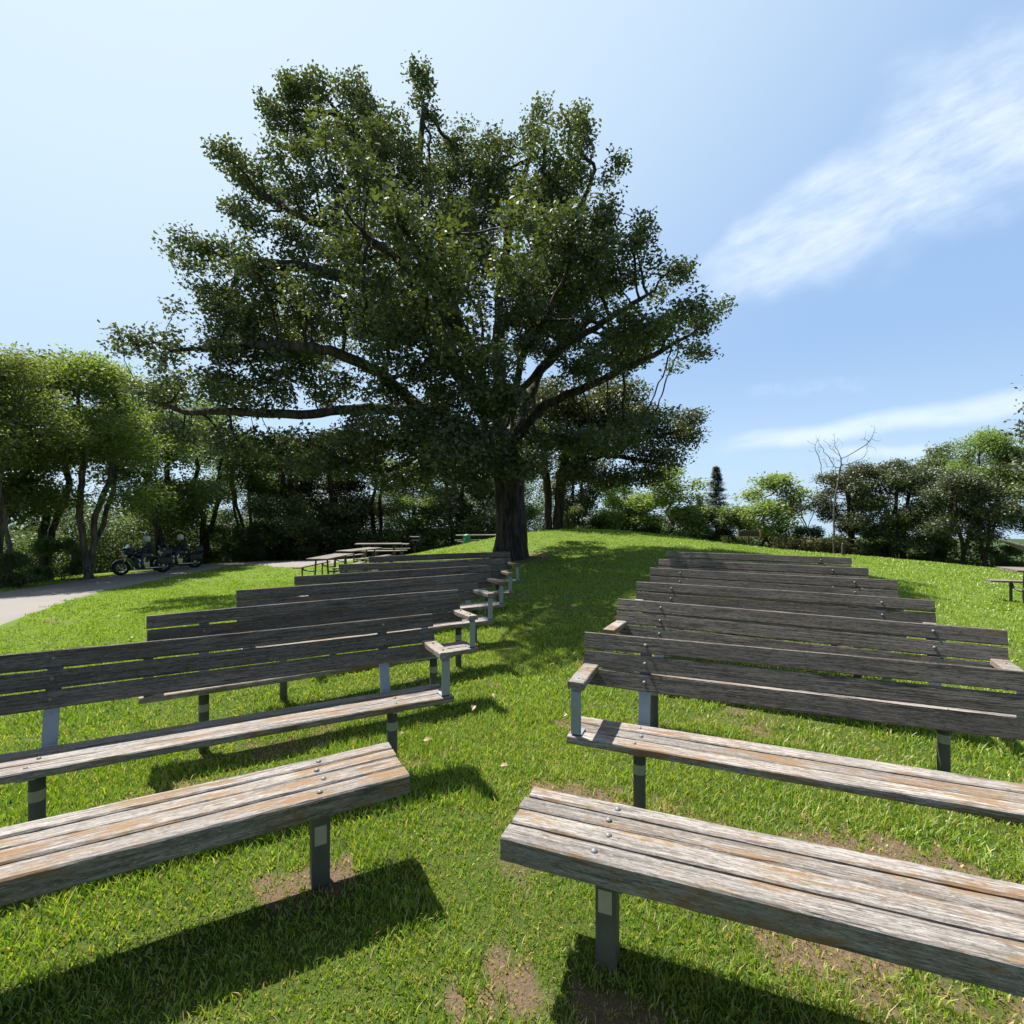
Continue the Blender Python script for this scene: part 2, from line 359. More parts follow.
# bare earth spots: around the feet of the benches and where people shuffle (x, y, rx, ry, strength)
BARE = [(-0.83, 2.22, .22, .11, 1.0), (0.03, 1.72, .20, .15, .85), (.44, 2.85, .30, .19, .95), (0.34, 1.62, .30, .14, .7), (1.15, 3.62, .95, .12, 1.0), (2.55, 2.95, .55, .17, 1.0),
        (1.2, 1.95, .40, .22, .7), (1.75, 2.35, .45, .2, .85), (-1.25, 2.75, .2, .12, .7), (-1.9, 2.9, .35, .2, .55), (-2.2, 2.4, .2, .15, .4), (-.85, 3.2, .5, .12, .5), (-1.6, 3.5, .4, .15, .6),
        (.95, 2.7, .3, .12, .4), (2.2, 4.3, .7, .1, .5), (-.02, 16, 1.3, 1.3, .9), (.0, 1.25, .5, .2, .35), (3.2, 3.9, .4, .15, .5), (1.75, 1.55, .4, .15, .5)]
def bare(x, y):
    b = np.zeros(len(x)); n = vnoise(x, y, .10, 5) * .5 + vnoise(x, y, .035, 6) * .5
    for cx, cy, rx, ry, s in BARE:
        a = -0.38 if cx > 0 else 0.45
        dx = x - cx; dy = y - cy; ca, sa = math.cos(a), math.sin(a)
        q = np.sqrt(((dx * ca + dy * sa) / rx) ** 2 + ((-dx * sa + dy * ca) / ry) ** 2)
        b = np.maximum(b, s * np.clip(1.25 - q + (n - .5) * 2.2, 0, 1))
    g = vnoise(x, y, .55, 2) * .6 + vnoise(x, y, .2, 3) * .4
    return np.clip(np.maximum(b, np.clip((g - .68) * 2.6, 0, .6)), 0, 1)

# road centre strips, given by their two edges
ROAD_N = [(-4.5, 1.5), (-6.6, 5.2), (-9.4, 9.4), (-11.4, 12.9), (-12.9, 16.1), (-14.0, 20.0), (-14.7, 24.1), (-14.5, 29.4), (-12.5, 35.0), (-8, 40)]
ROAD_F = [(-10, -1.0), (-12.2, 5.0), (-14.6, 11.0), (-16.0, 15), (-17.0, 18.3), (-17.8, 21.5), (-18.2, 25.0), (-18.6, 30.4), (-18, 37.5), (-12, 43)]
def inside(x, y, poly):
    c = np.zeros(len(x), bool); j = len(poly) - 1
    for i in range(len(poly)):
        xi, yi = poly[i]; xj, yj = poly[j]
        if yi != yj: c ^= ((yi > y) != (yj > y)) & (x < (xj - xi) * (y - yi) / (yj - yi) + xi)
        j = i
    return c
def cr(P, n=8):
    """Catmull-Rom through 2-D points"""
    P = [np.array(p, float) for p in P]; P = [2 * P[0] - P[1]] + P + [2 * P[-1] - P[-2]]; o = []
    for i in range(1, len(P) - 2):
        for k in range(n):
            t = k / n; a, b, c, d = P[i - 1:i + 3]
            o.append(.5 * ((2 * b) + (c - a) * t + (2 * a - 5 * b + 4 * c - d) * t * t + (3 * b - a - 3 * c + d) * t ** 3))
    o.append(P[-2]); return o
rn, rf = cr(ROAD_N), cr(ROAD_F)
ROAD_POLY = [tuple(p) for p in rn] + [tuple(p) for p in reversed(rf)]
PATH_N = cr([(-15.0, 27.6), (-12.9, 26.6), (-11.3, 24.9), (-9.7, 24.7), (-8.0, 26.8), (-7.0, 29.0)], 6)
PATH_F = cr([(-15.0, 31.5), (-12.9, 30.6), (-11.2, 29.3), (-10.0, 29.2), (-9.0, 30.2), (-8.4, 31.5)], 6)
PATH_POLY = [tuple(p) for p in PATH_N] + [tuple(p) for p in reversed(PATH_F)]

def ground_mat():
    m, N, out = new_mat('lawn_soil')
    co = N.n('ShaderNodeTexCoord').outputs['Object']; bare_a = N.attr('rnd').outputs['Fac']
    n1 = N.noise(co, 1.3, 5); n2 = N.noise(co, 14.0, 6, .65); n3 = N.noise(co, 90.0, 4, .6)
    grass = N.mix(n1, (0.075, 0.13, 0.018, 1), (0.125, 0.185, 0.03, 1))
    grass = N.mix(N.ramp(n2, .45, .7), grass, (0.14, 0.165, 0.045, 1))
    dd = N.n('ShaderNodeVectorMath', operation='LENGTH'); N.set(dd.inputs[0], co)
    grass = N.mix(N.ramp(dd.outputs['Value'], 3.0, 14.0), (0.060, 0.088, 0.018, 1), grass)  # ground coloured darker close by: shade between the blades painted in
    soil = N.mix(n3, (0.065, 0.045, 0.030, 1), (0.21, 0.15, 0.10, 1))
    c = N.mix(N.ramp(N.math('ADD', bare_a, N.math('MULTIPLY', N.math('SUBTRACT', n2, .5), .5)), .15, .55), grass, soil)
    d = N.n('ShaderNodeVectorMath', operation='LENGTH'); N.set(d.inputs[0], co)
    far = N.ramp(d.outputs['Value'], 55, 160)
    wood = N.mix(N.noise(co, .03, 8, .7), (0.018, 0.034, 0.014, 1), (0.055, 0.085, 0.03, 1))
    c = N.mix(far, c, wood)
    p = N.n('ShaderNodeBsdfPrincipled'); N.set(p.inputs['Base Color'], c); p.inputs['Roughness'].default_value = .95
    p.inputs['Specular IOR Level'].default_value = .1
    b = N.n('ShaderNodeBump'); b.inputs['Strength'].default_value = .8; b.inputs['Distance'].default_value = .02
    N.set(b.inputs['Height'], N.math('ADD', n3, n2)); N.t.links.new(b.outputs[0], p.inputs['Normal'])
    N.t.links.new(p.outputs[0], out.inputs[0]); return m
rad = [0.25]
while rad[-1] < 9: rad.append(rad[-1] + 0.11)
while rad[-1] < 48: rad.append(rad[-1] * 1.022)
while rad[-1] < 5000: rad.append(rad[-1] * 1.09)
rad = np.array(rad); NA = 480; th = np.linspace(0, 2 * np.pi, NA, endpoint=False)
gx = (rad[:, None] * np.sin(th)).ravel(); gy = (rad[:, None] * np.cos(th)).ravel()
gx = np.r_[gx, 0]; gy = np.r_[gy, 0]; GV = np.c_[gx, gy, gz(gx, gy)]
i0 = (np.arange(len(rad) - 1)[:, None] * NA + np.arange(NA)).ravel(); i1 = (np.arange(len(rad) - 1)[:, None] * NA + (np.arange(NA) + 1) % NA).ravel()
quads = np.c_[i0, i0 + NA, i1 + NA, i1]; c0 = len(gx) - 1
tris = np.c_[np.full(NA, c0), np.arange(NA), (np.arange(NA) + 1) % NA]
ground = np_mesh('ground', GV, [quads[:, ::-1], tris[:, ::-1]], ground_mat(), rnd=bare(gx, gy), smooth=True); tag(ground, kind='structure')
# make sure normals face up
if ground.data.polygons[1000].normal.z < 0: ground.data.flip_normals()

def asphalt():
    m, N, out = new_mat('asphalt'); co = N.n('ShaderNodeTexCoord').outputs['Object']
    n1 = N.noise(co, .6, 5); n2 = N.noise(co, 60, 4); n3 = N.noise(co, 3.0, 6, .7)
    c = N.mix(n1, (.155, .14, .132, 1), (.205, .186, .174, 1)); c = N.mix(N.math('MULTIPLY', N.ramp(n2, .5, .7), .3), c, (.16, .14, .13, 1))
    c = N.mix(N.math('MULTIPLY', N.ramp(n3, .55, .75), .25), c, (.22, .19, .16, 1))
    p = N.n('ShaderNodeBsdfPrincipled'); N.set(p.inputs['Base Color'], c); p.inputs['Roughness'].default_value = .9
    b = N.n('ShaderNodeBump'); b.inputs['Strength'].default_value = .4; b.inputs['Distance'].default_value = .01; N.set(b.inputs['Height'], n2); N.t.links.new(b.outputs[0], p.inputs['Normal'])
    N.t.links.new(p.outputs[0], out.inputs[0]); return m
M_ASPH = asphalt()
def strip(name, A, B, mat, dz=.02, K=14):
    A = np.array(A); B = np.array(B); t = np.linspace(0, 1, K + 1)
    P = A[:, None, :] * (1 - t[None, :, None]) + B[:, None, :] * t[None, :, None]
    x = P[..., 0].ravel(); y = P[..., 1].ravel(); z = gz(x, y) + dz
    z.reshape(len(A), K + 1)[:, 0] -= .05; z.reshape(len(A), K + 1)[:, -1] -= .05
    i = (np.arange(len(A) - 1)[:, None] * (K + 1) + np.arange(K)).ravel()
    o = np_mesh(name, np.c_[x, y, z], np.c_[i, i + 1, i + K + 2, i + K + 1], mat, smooth=True)
    if o.data.polygons[len(o.data.polygons) // 2].normal.z < 0: o.data.flip_normals()
    return tag(o, kind='structure')
strip('road', rn, rf, M_ASPH, .03, 20); strip('path', PATH_N, PATH_F, M_ASPH, .042)

# ------------------------------------------------------------------ grass blades
def grass():
    parts = []
    #      r0   r1   density  h0    h1    width
    for r0, r1, dens, h0, h1, wd in ((.9, 2.2, 17000, .016, .052, .0040), (2.2, 4.2, 10500, .016, .052, .0050), (4.2, 7.5, 4000, .018, .050, .0072),
                                     (7.5, 13, 1000, .020, .048, .012), (13, 21, 420, .028, .055, .017), (21, 32, 150, .03, .055, .028)):
        a0, a1 = R(-58), R(58); n = int(dens * .5 * (r1 ** 2 - r0 ** 2) * (a1 - a0))
        r = np.sqrt(rng.uniform(r0 ** 2, r1 ** 2, n)); t = rng.uniform(a0, a1, n); x = r * np.sin(t); y = r * np.cos(t)
        # half of the blades stand in loose tufts scattered at random
        nt = n // 14; tr = np.sqrt(rng.uniform(r0 ** 2, r1 ** 2, nt)); ta = rng.uniform(a0, a1, nt); ti = rng.integers(0, nt, n)
        tuft = rng.random(n) < .5; sg = .010 + r0 * .0028
        x = np.where(tuft, (tr * np.sin(ta))[ti] + rng.normal(0, sg, n), x); y = np.where(tuft, (tr * np.cos(ta))[ti] + rng.normal(0, sg, n), y)
        b = bare(x, y); keep = rng.random(n) > b * .84
        jx = (vnoise(x, y, .35, 41) - .5) * .5; keep &= ~inside(x + jx, y + jx, ROAD_POLY); keep &= ~inside(x, y, PATH_POLY)
        keep &= np.hypot(x + .05, y - 16) > .75
        x, y, b = x[keep], y[keep], b[keep]; n = len(x)
        lush = np.clip((vnoise(x, y, .8, 7) * .5 + vnoise(x, y, .28, 8) * .5 - .28) * 2.0, 0, 1)
        h = rng.uniform(h0, h1, n) * (.62 + .75 * lush) * (1 - .45 * b) * np.where(rng.random(n) < .05, 1.5, 1)
        w = wd * rng.uniform(.7, 1.3, n); broad = rng.random(n) < .16; w = np.where(broad, w * 2.2, w); h = np.where(broad, h * .55, h)
        az = rng.uniform(0, 2 * np.pi, n); laz = rng.uniform(0, 2 * np.pi, n); lean = h * rng.uniform(.15, 1.05, n)
        z = gz(x, y) - .004
        ux, uy = np.cos(az) * w / 2, np.sin(az) * w / 2; lx, ly = np.cos(laz) * lean, np.sin(laz) * lean
        V = np.empty((n, 5, 3))
        V[:, 0] = np.c_[x - ux, y - uy, z]; V[:, 1] = np.c_[x + ux, y + uy, z]
        V[:, 2] = np.c_[x + ux * .85 + lx * .35, y + uy * .85 + ly * .35, z + h * .6]; V[:, 3] = np.c_[x - ux * .85 + lx * .35, y - uy * .85 + ly * .35, z + h * .6]
        V[:, 4] = np.c_[x + lx, y + ly, z + h]
        pal = np.array([(.150, .258, .020), (.255, .365, .036), (.080, .160, .018), (.36, .38, .07), (.46, .35, .19)])
        pn = vnoise(x, y, 1.7, 9) * .6 + vnoise(x, y, .35, 10) * .4
        f = np.clip(rng.normal(.5, .25, n) + (pn - .5) * .8, 0, 1)[:, None]
        c = pal[0] * (1 - f) + pal[1] * f
        dk = (rng.random(n) < .18)[:, None]; c = np.where(dk, pal[2], c)
        yl = (rng.random(n) < .10 + .12 * (1 - lush))[:, None]; c = np.where(yl, pal[3], c)
        st = (rng.random(n) < .04 + .50 * b + .05 * (1 - lush))[:, None]; c = np.where(st, pal[4], c)
        c = c * rng.uniform(.8, 1.2, (n, 1))
        if r0 > 7: c = c * .4 + (pal[0] * .45 + pal[1] * .5 + pal[3] * .05) * .6 * rng.uniform(.9, 1.1, (n, 1))
        parts.append((V.reshape(-1, 3), np.repeat(c, 5, 0)))
    V = np.concatenate([p[0] for p in parts]); C = np.concatenate([p[1] for p in parts]); n = len(V) // 5
    b = np.arange(n)[:, None] * 5
    m, N, out = new_mat('grass_blade'); c = N.attr('tint').outputs['Color']
    d = N.n('ShaderNodeBsdfDiffuse'); N.set(d.inputs[0], c); t = N.n('ShaderNodeBsdfTranslucent'); N.set(t.inputs[0], N.mix(1.0, c, (1.45, 1.5, .6, 1), 'MULTIPLY'))
    g = N.n('ShaderNodeBsdfGlossy'); g.inputs['Roughness'].default_value = .5; g.inputs[0].default_value = (1, 1, .95, 1)
    m1 = N.n('ShaderNodeMixShader'); m1.inputs[0].default_value = .38; N.t.links.new(d.outputs[0], m1.inputs[1]); N.t.links.new(t.outputs[0], m1.inputs[2])
    m2 = N.n('ShaderNodeMixShader'); m2.inputs[0].default_value = .05; N.t.links.new(m1.outputs[0], m2.inputs[1]); N.t.links.new(g.outputs[0], m2.inputs[2])
    N.t.links.new(m2.outputs[0], out.inputs[0])
    o = np_mesh('grass', V, [b + np.array([0, 1, 2, 3]), b + np.array([3, 2, 4])], m, col=C)
    tag(o, 'short sunlit lawn grass covering the hilltop under the benches', 'grass', kind='stuff')
grass()

# ------------------------------------------------------------------ trees
def grow(att, skel, D=.3, kill=.5, iters=260):
    """space colonisation. skel: list of polylines; first point of each later one attaches to the nearest earlier node"""
    pos = []; par = []
    for li, pl in enumerate(skel):
        pl = [np.array(p, float) for p in pl]
        if li == 0: prev = -1; start = pl[0]; pos.append(start); par.append(-1); prev = 0
        else:
            P = np.array(pos); prev = int(np.argmin(((P - pl[0]) ** 2).sum(1))); pl = [P[prev]] + pl[1:]
        for a, b in zip(pl[:-1], pl[1:]):
            L = np.linalg.norm(b - a); n = max(1, int(round(L / D)))
            for k in range(1, n + 1):
                q = a + (b - a) * k / n
                if k < n: q = q + rng.normal(0, D * .07, 3)
                pos.append(q); par.append(prev); prev = len(pos) - 1
    P = np.zeros((40000, 3)); n = len(pos); P[:n] = pos; par = par[:]
    A = att.copy(); best = np.full(len(A), 1e9); bi = np.zeros(len(A), int)
    def upd(lo, hi):
        for s in range(lo, hi, 400):
            e = min(hi, s + 400); d = np.sqrt(((A[:, None] - P[None, s:e]) ** 2).sum(2)); j = d.argmin(1); dm = d[np.arange(len(A)), j]
            k = dm < best; best[k] = dm[k]; bi[k] = j[k] + s
    upd(0, n); used = set(); tips = []
    for it in range(iters):
        k = best > kill
        if (~k).any(): tips += [(A[i], bi[i]) for i in np.where(~k)[0]]
        A, best, bi = A[k], best[k], bi[k]
        if len(A) == 0 or n > 38000: break
        dirs = (A - P[bi]) / best[:, None]; u, inv = np.unique(bi, return_inverse=True)
        S = np.zeros((len(u), 3)); np.add.at(S, inv, dirs); S += rng.normal(0, .12, S.shape) * np.linalg.norm(S, axis=1, keepdims=True)
        S /= np.linalg.norm(S, axis=1, keepdims=True) + 1e-9; new = P[u] + S * D
        n0 = n
        for a, q in zip(u, new):
            key = (int(a), tuple(np.round(q / (D * .5)).astype(int)))
            if key in used: continue
            used.add(key); P[n] = q; par.append(int(a)); n += 1
        if n == n0: break
        upd(n0, n)
    return P[:n].copy(), np.array(par), tips
def radii(P, par, base, tip=.011, e=2.25, pw=.95):
    n = len(P); acc = np.zeros(n); r = np.zeros(n)
    ch = [[] for _ in range(n)]
    for i in range(1, n): ch[par[i]].append(i)
    order = sorted(range(n), key=lambda i: -i)
    for i in order:
        r[i] = tip if not ch[i] else max(tip, (sum(r[c] ** e for c in ch[i])) ** (1 / e))
    k = (base - tip) / max(1e-6, r[0] - tip); t = (r - tip) / max(1e-6, r[0] - tip)
    return tip + (base - tip) * np.power(np.clip(t, 0, 1), pw), ch
def wood_mesh(P, par, r, ch, flare=1.35, minr=0.0):
    mb = MB(); n = len(P); starts = [(0, None)]; h0 = P[0][2]
    while starts:
        s, p0 = starts.pop(); chain = [s]; cur = s
        while ch[cur]:
            cs = sorted(ch[cur], key=lambda c: -r[c])
            for c in cs[1:]: starts.append((c, cur))
            cur = cs[0]; chain.append(cur)
        pts = [P[i] for i in chain]; rr = [r[i] for i in chain]
        if p0 is not None: pts = [P[p0]] + pts; rr = [min(r[p0], rr[0] * 1.25)] + rr
        else:
            rr = [q * (1 + (flare - 1) * math.exp(-(p[2] - h0) / .38)) for q, p in zip(rr, pts)]
        if rr[0] < minr: continue
        rr[-1] *= .4
        k = 12 if rr[0] > .2 else 7 if rr[0] > .06 else 4 if rr[0] > .025 else 3
        mb.tube(pts, rr, k, cap=False)
    return mb
def leaves(C, per, spread, size, up=.5, aspect=.55, jit=1.0, flat=.7):
    """leaf quads round cluster centres C"""
    n = len(C) * per; c = np.repeat(C, per, 0) + np.clip(rng.normal(0, 1, (n, 3)), -1.5, 1.5) * spread * np.array([1, 1, flat])
    d = rng.normal(0, 1, (n, 3)); d[:, 2] *= .6; d[:, 2] -= .15; d /= np.linalg.norm(d, axis=1, keepdims=True)
    nn = rng.normal(0, 1, (n, 3)) + np.array([0, 0, up * 2]); s = np.cross(d, nn); s /= np.linalg.norm(s, axis=1, keepdims=True) + 1e-9
    nn = np.cross(s, d); L = size * rng.uniform(.65, 1.3, n)[:, None]; w = L * aspect * .5
    V = np.empty((n, 4, 3)); V[:, 0] = c; V[:, 1] = c + d * L * .55 + s * w + nn * L * .08; V[:, 2] = c + d * L - nn * L * .06; V[:, 3] = c + d * L * .55 - s * w + nn * L * .08
    clump = np.repeat(rng.random(len(C)), per); rnd = np.clip(clump * .65 + rng.random(n) * .45 - .05, 0, 1)
    return V.reshape(-1, 3), np.arange(n * 4).reshape(n, 4), np.repeat(rnd, 4)
def ell_points(n, c, rr, shell=.0):
    d = rng.normal(0, 1, (n, 3)); d /= np.linalg.norm(d, axis=1, keepdims=True); u = rng.random(n) ** (1 / 3.0) if shell == 0 else rng.uniform(shell, 1, n)
    return np.array(c) + d * u[:, None] * np.array(rr)

def radial(A, c, fork, a=1.5, b=.74):
    u = np.array(c) - fork; u /= np.linalg.norm(u) + 1e-9; d = A - np.array(c); p = (d @ u)[:, None] * u
    return np.array(c) + p * a + (d - p) * b
def make_tree(name, label, cat, loc, blobs, skel, base_r, n_att, per, lsize, lmat, bmat, D=.3, kill=.5, spread=.24, group=None, shell=.35, aspect=.55, tip=.011, flare=1.35, pw=.95, fork=None):
    root = empty(name, loc); tag(root, label, cat, group)
    vol = np.array([b[3] * b[4] * b[5] for b in blobs]) ** .75; vol /= vol.sum()
    A = np.concatenate([ell_points(max(4, int(n_att * v)), b[:3], b[3:6], shell) for b, v in zip(blobs, vol)])
    if fork is not None: A = np.concatenate([radial(ell_points(max(3, int(n_att * v)), b[:3], b[3:6], shell), b[:3], np.array(fork)) for b, v in zip(blobs, vol)])
    P, par, tips = grow(A, skel, D, kill); r, ch = radii(P, par, base_r, tip, pw=pw)
    wood_mesh(P, par, r, ch, flare).build('trunk', bmat, root, smooth=True)
    if lmat is not None:
        C = np.array([t[0] for t in tips]) if tips else A
        ends = np.array([P[i] for i in range(len(P)) if not ch[i]])
        C = np.concatenate([C, ends])
        V, F, rnd = leaves(C, per, spread, lsize, aspect=aspect)
        np_mesh('crown', V, F, lmat, root, rnd=rnd)
    return root

# --- the big bur oak behind the seating
OD = 16.0; OX, OZ = -.05, g1(-.05, 16.0)
def opt(px, py, d=OD):   # a crown point surveyed from the photo, at its own distance d
    return ((px - 512) / 512 * d - OX, d - OD, CAM_H + (512 - py) / 512 * d - OZ)
def ob(px, py, rx, ry, d, rd):
    c = opt(px, py, d); return (c[0], c[1], c[2], max(8, rx - 8) / 512 * d, rd, max(8, ry - 9) / 512 * d)
OB = [ob(322, 112, 55, 36, 15.5, 1.6), ob(285, 125, 30, 30, 16, 1.3), ob(365, 125, 40, 45, 17, 1.8), ob(424, 105, 22, 40, 16, 1.2), ob(400, 175, 60, 50, 15, 2.2),
      ob(228, 158, 26, 20, 15, 1.1), ob(262, 185, 45, 30, 16, 1.6), ob(232, 205, 28, 14, 16, 1.0), ob(330, 200, 60, 45, 14.2, 1.8),
      ob(185, 258, 24, 18, 14.5, 1.0), ob(225, 262, 45, 28, 14.5, 1.4), ob(290, 290, 60, 40, 13.5, 1.8), ob(235, 300, 45, 24, 15, 1.3),
      ob(535, 135, 22, 32, 16.5, 1.2), ob(580, 145, 30, 32, 16, 1.3), ob(615, 170, 22, 18, 15.5, .9), ob(500, 170, 34, 40, 17, 1.8), ob(550, 200, 60, 50, 15, 2.4),
      ob(640, 232, 18, 24, 15, .8), ob(625, 270, 40, 35, 14.5, 1.6), ob(560, 280, 70, 55, 13.5, 2.2),
      ob(672, 280, 30, 26, 15, 1.2), ob(700, 318, 27, 28, 15.5, 1.1), ob(660, 330, 50, 32, 14, 1.5), ob(610, 345, 60, 34, 13, 1.6), ob(690, 355, 28, 20, 15, 1.0),
      ob(420, 350, 70, 60, 12, 1.8), ob(270, 355, 50, 34, 14, 1.4), ob(220, 350, 45, 24, 13.5, 1.2), ob(152, 343, 32, 20, 13.5, .9), ob(142, 352, 26, 18, 14, .8), ob(190, 375, 40, 20, 14, 1.1),
      ob(150, 395, 40, 26, 15, 1.3), ob(240, 400, 45, 22, 13.5, 1.2), ob(320, 440, 50, 18, 14.5, 1.5), ob(400, 395, 60, 30, 14, 1.8), ob(420, 445, 50, 30, 14.5, 1.6), ob(470, 440, 55, 50, 13.4, 1.5), ob(480, 380, 70, 45, 12.3, 1.5),
      ob(360, 270, 50, 34, 12.8, 1.3), ob(350, 325, 50, 30, 12.5, 1.3), ob(470, 250, 36, 50, 14.5, 1.5), ob(520, 310, 40, 40, 13, 1.4), ob(470, 200, 70, 70, 18.5, 2.2), ob(400, 310, 70, 50, 19, 1.8),
      ob(560, 290, 90, 70, 19, 2.4), ob(280, 330, 70, 50, 18.0, 2.0), ob(620, 350, 60, 40, 18.5, 1.8),
      ob(350, 240, 44, 36, 11, 1.2), ob(205, 438, 44, 36, 14.5, 1.2), ob(262, 450, 40, 32, 14.5, 1.3), ob(350, 462, 56, 30, 14.5, 1.4), ob(410, 475, 50, 28, 14.8, 1.2), ob(520, 462, 50, 32, 14, 1.2), ob(475, 478, 44, 26, 14.5, 1.2), ob(570, 440, 50, 26, 15, 1.2), ob(470, 445, 60, 40, 12.5, 1.3), ob(430, 430, 60, 34, 12.8, 1.2), ob(500, 400, 50, 34, 12.4, 1.2), ob(380, 440, 50, 26, 13.5, 1.2), ob(455, 290, 48, 36, 10, 1.2), ob(420, 250, 44, 34, 9.6, 1.0), ob(510, 250, 45, 36, 10, 1.1),
      ob(385, 200, 40, 30, 10.2, 1.1), ob(445, 235, 38, 28, 9.6, 1.0), ob(285, 238, 44, 32, 15, 1.4), ob(350, 155, 36, 30, 9.4, 1.0), ob(400, 210, 34, 28, 8.6, .9), ob(245, 325, 56, 30, 14.5, 1.4), ob(300, 385, 50, 30, 14.5, 1.3), ob(395, 425, 52, 28, 14, 1.2), ob(230, 385, 46, 24, 14.5, 1.2), ob(600, 230, 40, 34, 15, 1.3),
      ob(520, 440, 60, 40, 17.5, 2.0), ob(590, 440, 60, 26, 16.5, 1.6), ob(640, 420, 35, 20, 17.5, 1.3)]
osk = [[(0, 0, -.15), (0.02, 0, 1.2), (-.05, -.05, 2.4), (-.12, 0, 3.4), (-.25, .05, 4.2)],
       [(-.12, 0, 3.4), opt(455, 365, 15.7), opt(428, 315, 15.4), opt(405, 268, 15.2), opt(392, 215, 15.4), opt(372, 160, 16), opt(345, 120, 16)],
       [opt(400, 260, 15.2), opt(350, 232, 15.2), opt(310, 222, 15.2), opt(265, 195, 15.5)],
       [opt(392, 215, 15.4), opt(420, 160, 16), opt(424, 100, 16)],
       [opt(420, 300, 15.4), opt(370, 285, 15), opt(310, 268, 14.5), opt(240, 262, 14.5)],
       [(-.25, .05, 4.2), opt(498, 350, 16.3), opt(500, 290, 16.5), opt(510, 225, 16.5), opt(532, 150, 16.5)],
       [opt(499, 330, 16.3), opt(540, 290, 15.6), opt(572, 230, 15.5), opt(595, 170, 15.8)],
       [(-.25, .05, 4.2), opt(520, 390, 15.6), opt(565, 345, 15), opt(610, 318, 14.6), opt(655, 290, 14.8)],
       [(-.12, 0, 3.4), opt(540, 408, 15.2), opt(590, 385, 14.6), opt(640, 362, 14.5), opt(690, 335, 15.2)],
       [(-.1, 0, 3.0), opt(470, 432, 15.3), opt(425, 412, 14.6), opt(370, 408, 14.2), opt(300, 415, 13.8), opt(240, 412, 13.8), opt(185, 412, 14.2), opt(150, 400, 14.8)],
       [opt(425, 412, 14.6), opt(380, 372, 13.6), opt(330, 350, 13.2), opt(260, 345, 13.6), opt(180, 350, 13.5)],
       [(-.05, 0, 2.6), opt(460, 455, 15.6), opt(420, 455, 15.3), opt(385, 470, 14.8), opt(345, 462, 14.6), opt(310, 440, 14.6)],
       [(-.12, 0, 3.4), opt(470, 350, 14.4), opt(450, 300, 13.2), opt(430, 250, 13)],
       [(-.12, 0, 3.4), opt(520, 360, 14.2), opt(545, 320, 13.2)], [opt(450, 300, 13.2), opt(430, 280, 11.5), opt(415, 245, 9.8), opt(400, 220, 8.4)], [opt(430, 280, 11.5), opt(370, 240, 10), opt(335, 200, 8.6)],
       [(-.12, 0, 3.4), opt(480, 380, 18), opt(450, 320, 19), opt(430, 240, 19)], [(-.12, 0, 3.4), opt(540, 370, 18), opt(590, 320, 19)]]
make_tree('oak_tree', 'huge spreading oak in full dark leaf at the head of the aisle', 'tree', (OX, OD, OZ), OB, osk, .47, 2800, 60, .115, M_OAKLEAF, M_BARK, D=.25, kill=.30, pw=.88, fork=(-.1, 0, 3.6), spread=.19, aspect=.62, flare=1.5)

# --- prototypes of the background trees (built at their first place, then copied)
def rand_blobs(H, Wd, low, n, seed, top=1.0):
    rs = np.random.default_rng(seed); B = []
    for i in range(n):
        t = rs.uniform(0, 1) ** .85; z = H * (low + (.93 - low) * t); wr = Wd * math.sqrt(max(.05, 1 - ((t - .35) / .75) ** 2)) * .72
        a = rs.uniform(0, 2 * np.pi); rr = wr * math.sqrt(rs.uniform(.1, 1)); s = rs.uniform(.13, .27) * Wd
        B.append((rr * math.cos(a), rr * math.sin(a), z, s * 1.25, s * 1.25, s * .75))
    B.append((0, 0, H * .9, Wd * .22, Wd * .22, H * .08)); return B
def rand_skel(H, Wd, low, seed, forks=2, lean=0.0):
    rs = np.random.default_rng(seed + 99); sk = []
    for f in range(forks):
        a = rs.uniform(0, 6.28); o = .0 if f == 0 else .12; q = [(0, 0, -.2)] if f == 0 else [(0, 0, .25)]
        bx, by = math.cos(a) * Wd * .12, math.sin(a) * Wd * .12
        for k in range(1, 6):
            t = k / 5; q.append((bx * t * (1 + f) + rs.normal(0, .12) + lean * t, by * t * (1 + f) + rs.normal(0, .12), H * .72 * t))
        sk.append(q)
    return sk
def place(root, x, y, s=1.0, rz=0.0, sz=None, label=None, cat='tree', group=None):
    root.location = (x, y, g1(x, y) - .08); root.scale = (s, s, sz or s); root.rotation_euler = (0, 0, rz); tag(root, label, cat, group)
